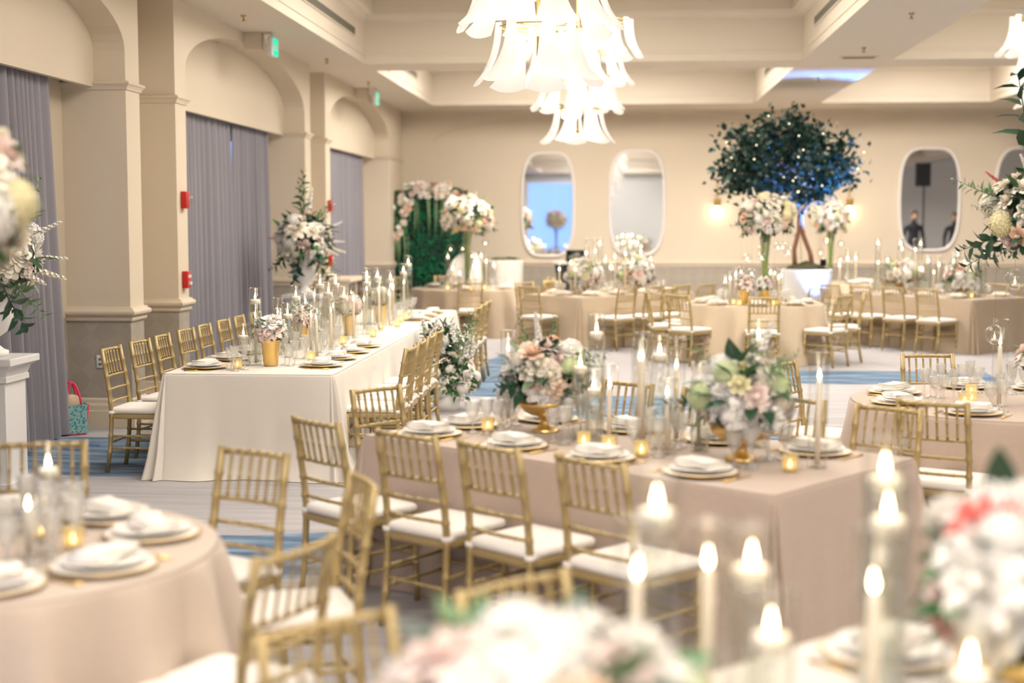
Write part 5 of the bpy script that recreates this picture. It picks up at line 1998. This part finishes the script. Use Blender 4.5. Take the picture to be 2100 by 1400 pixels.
for i in range(26):
    x = rr.choice((rr.uniform(-0.66, -0.36), rr.uniform(-0.3, 0.35), rr.uniform(0.5, 0.72)))
    z1 = 2.3 if x > -0.4 else 1.6
    L = rr.uniform(0.35, 0.8)
    bb = MB()
    bb.tube([(x, -0.10, z1), (x + 0.01, -0.11, z1 - L * 0.5), (x + rr.uniform(-0.02, 0.02), -0.10, z1 - L)], [0.010, 0.014, 0.005], 5)
    obj('hanging_amaranth', bb.mesh('hanging_amaranth', LEAF[2]), t)


# ================================================================== PEDESTALS WITH URNS
def pedestal(x, y, tag, seed, hgt=0.95):
    t = thing('pedestal', 'white square pedestal with moulded top ' + tag, 'pedestal', (x, y, 0), 0, 'white pedestals')
    b = MB()
    b.box(-0.20, 0.20, -0.20, 0.20, 0.0, 0.10).box(-0.165, 0.165, -0.165, 0.165, 0.10, hgt - 0.16)
    obj('shaft', b.mesh('pedestal_shaft', M_WHITE), t)
    b = MB()
    rings = []
    for w, z in ((0.165, hgt - 0.17), (0.185, hgt - 0.165), (0.185, hgt - 0.13), (0.178, hgt - 0.125), (0.195, hgt - 0.075), (0.225, hgt - 0.055), (0.24, hgt - 0.045), (0.24, hgt - 0.005), (0.235, hgt)):
        rings.append([(w, w, z), (-w, w, z), (-w, -w, z), (w, -w, z)])
    b.rings(rings, True, True, smooth=False)
    obj('cap', b.mesh('pedestal_cap', M_WHITE), t)
    u = thing('flower_urn', 'white urn of flowers and trailing greens on pedestal ' + tag, 'floral urn', (x, y, hgt + 0.001), 0, 'pedestal flower urns')
    b = MB()
    b.lathe([(0.0, 0.0), (0.115, 0.0), (0.118, 0.035), (0.09, 0.045), (0.055, 0.075), (0.045, 0.11), (0.06, 0.13), (0.115, 0.17), (0.15, 0.23), (0.16, 0.29), (0.15, 0.33), (0.125, 0.36), (0.13, 0.40), (0.165, 0.44), (0.17, 0.46), (0.155, 0.46), (0.11, 0.40), (0.0, 0.38)], 28)
    obj('urn', b.mesh('urn', M_PLASTER), u)
    rr = random.Random(seed)
    sp = [('white', 0.3, 0.4, 0.24, 0.85), ('white', 1.2, 1.25, 0.42, 0.75), ('green', 1.8, 1.3, 0.62, 0.7), ('green', 2.0, 1.15, 0.5, 0.75), ('white', 5.5, 0.2, 0.22, 0.85), ('ivory', 5.9, -0.4, 0.28, 0.8), ('ivory', 0.1, -0.35, 0.28, 0.8), ('green', 5.9, -0.75, 0.42, 0.7),
          ('coral', 3.3, 0.0, 0.13, 0.95), ('deep', 5.6, -0.85, 0.45, 0.7), ('deep', 4.6, -1.0, 0.42, 0.7), ('deep', 3.6, -0.8, 0.36, 0.7), ('green', 0.2, 0.9, 0.34, 0.8), ('white', 0.4, -0.1, 0.22, 0.88)]
    blooms(u, (0, 0, 0.70), 0.34, 0.33, 44, [('peony', 'white'), ('rose', 'ivory'), ('rose', 'blush'), ('peony', 'ivory'), ('hydrangea', 'white'), ('rose', 'white')], 0.085, seed, -0.7, 44, True, sp, (0.14, 0.24), 1.0, 0.12)


pedestal(-4.28, 9.35, 'by the near curtain at left', 131)
pedestal(-4.0, 17.75, 'beside the second niche', 133)

# ================================================================== CONSOLE, BAG, COCKTAIL TABLES, ARMCHAIR
t = thing('console_cabinet', 'dark wooden console with cream top against the far pier', 'console', (-4.40, 21.0, 0), R(0))
b = MB()
b.rbox(0.0, 0.50, -0.72, 0.72, 0.985, 1.035, 0.01)
obj('worktop', b.mesh('console_top', M_TRIM), t)
b = MB()
for y0 in (-0.70, -0.03, 0.64):
    b.box(0.03, 0.46, y0, y0 + 0.06, 0.0, 0.985)
obj('upright', b.mesh('console_upright', M_TRIM), t)
b = MB()
b.box(0.05, 0.44, -0.64, -0.03, 0.05, 0.984).box(0.05, 0.44, 0.03, 0.64, 0.05, 0.984)
obj('dark_front', b.mesh('console_front', M_DARKWOOD), t)
for y0 in (-0.60, 0.07):
    for z0 in (0.12, 0.42, 0.70):
        b = MB()
        b.rbox(0.44, 0.452, y0, y0 + 0.53, z0, z0 + 0.25, 0.004)
        d_ = obj('drawer', b.mesh('console_drawer', M_DARKWOOD), t)
        b = MB()
        b.sphere(0.012, 8, 6, Matrix.Translation((0.462, y0 + 0.265, z0 + 0.125)))
        obj('knob', b.mesh('console_knob', M_BRASS), d_)


def bag_material():
    m = mat('turquoise_print', (0.12, 0.35, 0.38), 0.5)
    nt = m.node_tree
    tc = N(nt, 'ShaderNodeTexCoord')
    v = N(nt, 'ShaderNodeTexVoronoi')
    v.inputs['Scale'].default_value = 48
    v.inputs['Randomness'].default_value = 1
    nt.links.new(tc.outputs['Object'], v.inputs['Vector'])
    r = N(nt, 'ShaderNodeValToRGB')
    e = r.color_ramp.elements
    r.color_ramp.interpolation = 'CONSTANT'
    e[0].color = (0.03, 0.12, 0.22, 1)
    e[1].position = 0.45
    e[1].color = (0.32, 0.48, 0.46, 1)
    x = e.new(0.28)
    x.color = (0.06, 0.36, 0.36, 1)
    nt.links.new(v.outputs['Distance'], r.inputs[0])
    nt.links.new(r.outputs[0], nt.nodes['Principled BSDF'].inputs['Base Color'])
    return m


M_BAG = bag_material()
M_PINK = mat('hot_pink_webbing', (0.85, 0.03, 0.12), 0.5, var=0.05, vscale=30)
M_TISSUE = mat('tan_tissue_paper', (0.62, 0.47, 0.32), 0.8, var=0.1, vscale=10)
t = thing('shopping_bag', 'turquoise patterned shopping bag with hot pink handles on the floor by the curtain', 'bag', (-4.80, 12.05, 0), R(35))
b = MB()
w, dpt, h = 0.115, 0.08, 0.27
b.rings([[(w * 0.86, dpt * 0.8, 0.0), (-w * 0.86, dpt * 0.8, 0), (-w * 0.86, -dpt * 0.8, 0), (w * 0.86, -dpt * 0.8, 0)], [(w, dpt, 0.02), (-w, dpt, 0.02), (-w, -dpt, 0.02), (w, -dpt, 0.02)],
         [(w * 1.12, dpt, h), (-w * 1.12, dpt, h), (-w * 1.12, -dpt, h), (w * 1.12, -dpt, h)], [(w * 1.08, dpt * 0.95, h - 0.004), (-w * 1.08, dpt * 0.95, h - 0.004), (-w * 1.08, -dpt * 0.95, h - 0.004), (w * 1.08, -dpt * 0.95, h - 0.004)], [(w, dpt * 0.9, h - 0.09), (-w, dpt * 0.9, h - 0.09), (-w, -dpt * 0.9, h - 0.09), (w, -dpt * 0.9, h - 0.09)]], True, True, smooth=False)
obj('bag_body', b.mesh('bag_body', M_BAG), t)
b = MB()
for sx in (-1, 1):
    b.tube([(sx * w * 0.9, -dpt * 0.85, 0.005), (sx * w * 1.12, -dpt * 1.03, h)], 0.006, 6)
b.tube([(-w * 0.9, -dpt * 0.85, 0.008), (w * 0.9, -dpt * 0.85, 0.008)], 0.006, 6)
b.box(-0.065, -0.045, -dpt - 0.006, -dpt - 0.001, 0.02, h)
obj('piping', b.mesh('bag_piping', M_PINK), t)
for sy in (-1, 1):
    b = MB()
    pts = [(-0.07 + 0.14 * k / 12, sy * (dpt * 0.9 - 0.03 * math.sin(PI * k / 12)), h - 0.02 + 0.21 * math.sin(PI * k / 12) ** 0.7) for k in range(13)]
    b.tube(pts, 0.010, 6)
    obj('handle', b.mesh('bag_handle', M_PINK), t)
b = MB()
b.sphere(0.085, 10, 7, Matrix.Translation((0.0, 0, h - 0.01)), 1.1, 0.75, 1.15)
obj('tissue_paper', b.mesh('bag_tissue', M_TISSUE), t)
# strip of blue tape on the carpet edge
b = MB()
b.box(-0.09, 0.09, -0.012, 0.012, 0.0, 0.004)
prop(obj('blue_tape', b.mesh('blue_tape', mat('blue_tape', (0.02, 0.16, 0.55), 0.5, var=0.03, vscale=30)), None, (-4.42, 11.45, 0.001)), 'short strip of bright blue tape on the carpet near the curtain', 'tape')

t = thing('cocktail_table', 'white-draped high cocktail table against the back wall', 'table', (-2.22, 27.2, 0))
b = MB()
rings = []
for z, r_ in ((1.13, 0.0), (1.13, 0.33), (1.125, 0.345), (1.08, 0.35), (0.7, 0.33), (0.4, 0.34), (0.02, 0.39)):
    rings.append([((r_ + 0.02 * math.sin(9 * 2 * PI * k / 72) * (1.13 - z)) * math.cos(2 * PI * k / 72), (r_ + 0.02 * math.sin(9 * 2 * PI * k / 72) * (1.13 - z)) * math.sin(2 * PI * k / 72), z) for k in range(72)])
b.rings(rings)
obj('drape', b.mesh('cocktail_drape', M_LINEN_W), t)
o = thing('greenery_garland', 'low strand of greenery lying on the white cocktail table', 'greenery', (-2.22, 27.2, 1.132))
obj('foliage', ME_FOL[2], o, (0, 0, 0.03), (0, 0, 0), (0.26, 0.2, 0.04))['kind'] = 'stuff'

t = thing('cocktail_table', 'black-draped high cocktail table with white top against the back wall', 'table', (-0.98, 27.2, 0))
b = MB()
b.lathe([(0.0, 1.06), (0.34, 1.06), (0.35, 1.07), (0.35, 1.10), (0.34, 1.105), (0.0, 1.105)], 36)
obj('tabletop', b.mesh('cocktail_top', M_WHITE), t)
b = MB()
rings = []
for z, r_ in ((1.06, 0.28), (0.8, 0.24), (0.4, 0.25), (0.02, 0.31)):
    rings.append([((r_ + 0.02 * math.sin(8 * 2 * PI * k / 64)) * math.cos(2 * PI * k / 64), (r_ + 0.02 * math.sin(8 * 2 * PI * k / 64)) * math.sin(2 * PI * k / 64), z) for k in range(64)])
b.rings(rings)
obj('drape', b.mesh('cocktail_drape', M_BLACK), t)
t = thing('speaker_box', 'small black box standing on the black cocktail table', 'speaker', (-0.88, 27.2, 1.106), R(20))
b = MB()
b.rbox(-0.15, 0.15, -0.12, 0.12, 0.0, 0.22, 0.015)
obj('cabinet', b.mesh('speaker_cabinet', M_BLACKP), t)
b = MB()
b.lathe([(0.0, 0.0), (0.07, 0.0), (0.075, 0.006), (0.0, 0.014)], 18, M=Matrix.Translation((0, -0.12, 0.11)) @ Matrix.Rotation(R(90), 4, 'X'))
obj('cone', b.mesh('speaker_cone', M_VENT), t)

t = thing('armchair', 'white round-backed upholstered armchair in front of the green hedge', 'armchair', (-2.95, 26.2, 0), R(-35))
b = MB()
rings = []
for z, r_ in ((0.30, 0.36), (0.5, 0.37), (0.9, 0.385), (1.15, 0.36), (1.28, 0.30), (1.30, 0.26)):
    rings.append([(r_ * math.cos(R(-20 + 220 * k / 20)), r_ * math.sin(R(-20 + 220 * k / 20)), z - 0.45 * (abs(k - 10) / 10) ** 3 * (z / 1.3)) for k in range(21)])
rin = [[(x * 0.80, y * 0.80, z) for x, y, z in r_] for r_ in rings]
b.rings(rings + list(reversed(rin)), closed=False)
obj('backrest', b.mesh('armchair_back', M_CUSHION), t)
b = MB()
b.lathe([(0.0, 0.28), (0.33, 0.28), (0.345, 0.32), (0.345, 0.45), (0.31, 0.49), (0.0, 0.50)], 28)
obj('seat', b.mesh('armchair_seat', M_CUSHION), t)
for k in range(4):
    b = MB()
    a = PI / 4 + k * PI / 2
    b.tube([(0.25 * math.cos(a), 0.25 * math.sin(a), 0.29), (0.27 * math.cos(a), 0.27 * math.sin(a), 0.0)], [0.02, 0.013], 8)
    obj('leg', b.mesh('armchair_leg', M_GOLD), t)

# ================================================================== FLOOR FLOWERS beside the long table
t = thing('floor_floral_cascade', 'cascade of white flowers and greens climbing from the floor beside long white table', 'flower arrangement', (-1.72, 13.9, 0))
b = MB()
b.lathe([(0.0, 0.0), (0.12, 0.0), (0.15, 0.16), (0.14, 0.16), (0.0, 0.12)], 18)
obj('pot', b.mesh('floral_pot', M_PLASTER), t)
rr = random.Random(77)
pw = [('hydrangea', 'white'), ('rose', 'white'), ('rose', 'ivory'), ('rose', 'blush'), ('mum', 'white')]
blooms(t, (0.0, 0.05, 0.30), 0.30, 0.26, 42, pw, 0.055, 78, -0.7, 24, True, (), (0.08, 0.13))
blooms(t, (-0.08, 0.25, 0.62), 0.20, 0.26, 22, pw, 0.045, 79, -0.6, 14, True, (), (0.07, 0.12))
for k in range(26):
    a = rr.uniform(0, 6.28)
    d = Vector((math.cos(a) * 0.3, math.sin(a) * 0.5, 1)).normalized()
    obj('flower_spray', SPRAY['white' if k % 3 else 'green'], t, (rr.uniform(-0.22, 0.2), rr.uniform(-0.2, 0.7), rr.uniform(0.3, 0.62)), d.to_track_quat('Z', 'X').to_euler(), rr.uniform(0.26, 0.44))

# ================================================================== SEEN IN THE MIRRORS: stage, loudspeaker, people
b = MB()
b.box(6.9, 10.2, 17.2, 22.4, 0.0, 0.34)
t = thing('stage_riser', 'low black stage riser off to the right, seen in the third mirror', 'stage', (0, 0, 0))
obj('platform', b.mesh('stage_platform', M_BLACK), t)
t = thing('loudspeaker', 'black loudspeaker on a pole stand, reflected in the third mirror', 'speaker', (7.62, 20.2, 0.34), R(200))
b = MB()
b.rings([[(0.19, -0.17, 2.42), (-0.19, -0.17, 2.42), (-0.13, 0.17, 2.42), (0.13, 0.17, 2.42)], [(0.19, -0.17, 3.0), (-0.19, -0.17, 3.0), (-0.13, 0.17, 3.0), (0.13, 0.17, 3.0)]], True, True, smooth=False)
obj('cabinet', b.mesh('loudspeaker_cabinet', M_BLACKP), t)
b = MB()
b.tube([(0, 0, 0.4), (0, 0, 2.43)], 0.02, 8)
obj('pole', b.mesh('stand_pole', M_BLACKP), t)
for k in range(3):
    b = MB()
    a = 2 * PI * k / 3
    b.tube([(0, 0, 0.75), (0.45 * math.cos(a), 0.45 * math.sin(a), 0.015)], 0.014, 6)
    obj('leg', b.mesh('stand_leg', M_BLACKP), t)


def person(x, y, z, rz, lab, h=1.0, clothes=None, arm=0.0):
    t = thing('person', lab, 'person', (x, y, z), rz)
    V, Ed, Ra = [], [], []

    def chain(parent, pts, rads):
        last = parent
        for p, r_ in zip(pts, rads):
            V.append(p)
            Ra.append(r_)
            if last is not None:
                Ed.append((last, len(V) - 1))
            last = len(V) - 1
        return last
    pelvis = chain(None, [(0, 0, 0.95)], [(0.15, 0.11)])
    chest = chain(pelvis, [(0, 0, 1.15), (0, -0.01, 1.36)], [(0.145, 0.10), (0.17, 0.11)])
    neck = chain(chest, [(0, 0, 1.47), (0, 0.01, 1.55)], [(0.075, 0.07), (0.055, 0.058)])
    chain(neck, [(0, 0.02, 1.63), (0, 0.02, 1.72)], [(0.075, 0.09), (0.07, 0.085)])
    for s in (-1, 1):
        k = chain(pelvis, [(s * 0.095, 0, 0.86), (s * 0.11, 0.01, 0.50), (s * 0.115, -0.01, 0.09), (s * 0.12, 0.12, 0.035)], [(0.09, 0.09), (0.062, 0.065), (0.045, 0.05), (0.04, 0.03)])
        e = chain(chest, [(s * 0.20, 0, 1.40), (s * 0.26, -0.02, 1.13), (s * 0.24, 0.12 + arm, 0.93 + arm), (s * 0.23, 0.17 + arm, 0.88 + arm)], [(0.062, 0.062), (0.046, 0.046), (0.032, 0.034), (0.036, 0.02)])
        for f in range(4):
            chain(e, [(s * (0.205 + 0.017 * f), 0.22 + arm, 0.85 + arm), (s * (0.205 + 0.017 * f), 0.255 + arm, 0.825 + arm)], [(0.009, 0.009), (0.0075, 0.0075)])
        chain(e, [(s * 0.19, 0.20 + arm, 0.88 + arm)], [(0.010, 0.010)])
    me = bpy.data.meshes.new('person_body')
    me.from_pydata(V, Ed, [])
    m = clothes
    me.materials.append(m)
    o = obj('body', me, t, (0, 0, 0), (0, 0, 0), h)
    sk = o.modifiers.new('skin', 'SKIN')
    for i, r_ in enumerate(Ra):
        me.skin_vertices[0].data[i].radius = r_
    me.skin_vertices[0].data[0].use_root = True
    o.modifiers.new('sub', 'SUBSURF').levels = 2
    b = MB()
    b.sphere(0.104, 14, 10, Matrix.Translation((0, 0.022, 1.66)), 0.76, 0.92, 1.15)
    b.sphere(0.016, 6, 5, Matrix.Translation((0, 0.125, 1.655)), 0.8, 1, 1.2)
    for s in (-1, 1):
        b.sphere(0.022, 6, 5, Matrix.Translation((s * 0.082, 0.015, 1.66)), 0.4, 0.8, 1.2)
    obj('face', b.mesh('person_face', mat('skin_tone', (0.55, 0.33, 0.23), 0.55, var=0.04, vscale=20)), t, (0, 0, 0), (0, 0, 0), h)
    b = MB()
    for s in (-1, 1):
        b.sphere(0.009, 6, 5, Matrix.Translation((s * 0.033, 0.108, 1.675)), 1.3, 0.6, 0.7)
    b.sphere(0.012, 8, 5, Matrix.Translation((0, 0.112, 1.605)), 1.8, 0.5, 0.4)
    obj('eyes_and_mouth', b.mesh('person_features', M_DARKWOOD), t, (0, 0, 0), (0, 0, 0), h)
    b = MB()
    b.sphere(0.118, 14, 10, Matrix.Translation((0, -0.012, 1.715)), 0.84, 0.95, 0.90)
    obj('hair', b.mesh('person_hair', M_DARKWOOD), t, (0, 0, 0), (0, 0, 0), h)


person(7.35, 20.4, 0.34, R(-10), 'person in dark suit beside the loudspeaker, reflected in the third mirror', 1.0, mat('dark_suit', (0.02, 0.02, 0.03), 0.8, var=0.1, vscale=20))
person(8.55, 19.6, 0.34, R(20), 'person in black shirt on the stage, reflected at the right of third mirror', 0.98, mat('black_shirt', (0.015, 0.015, 0.018), 0.8, var=0.1, vscale=20), 0.05)
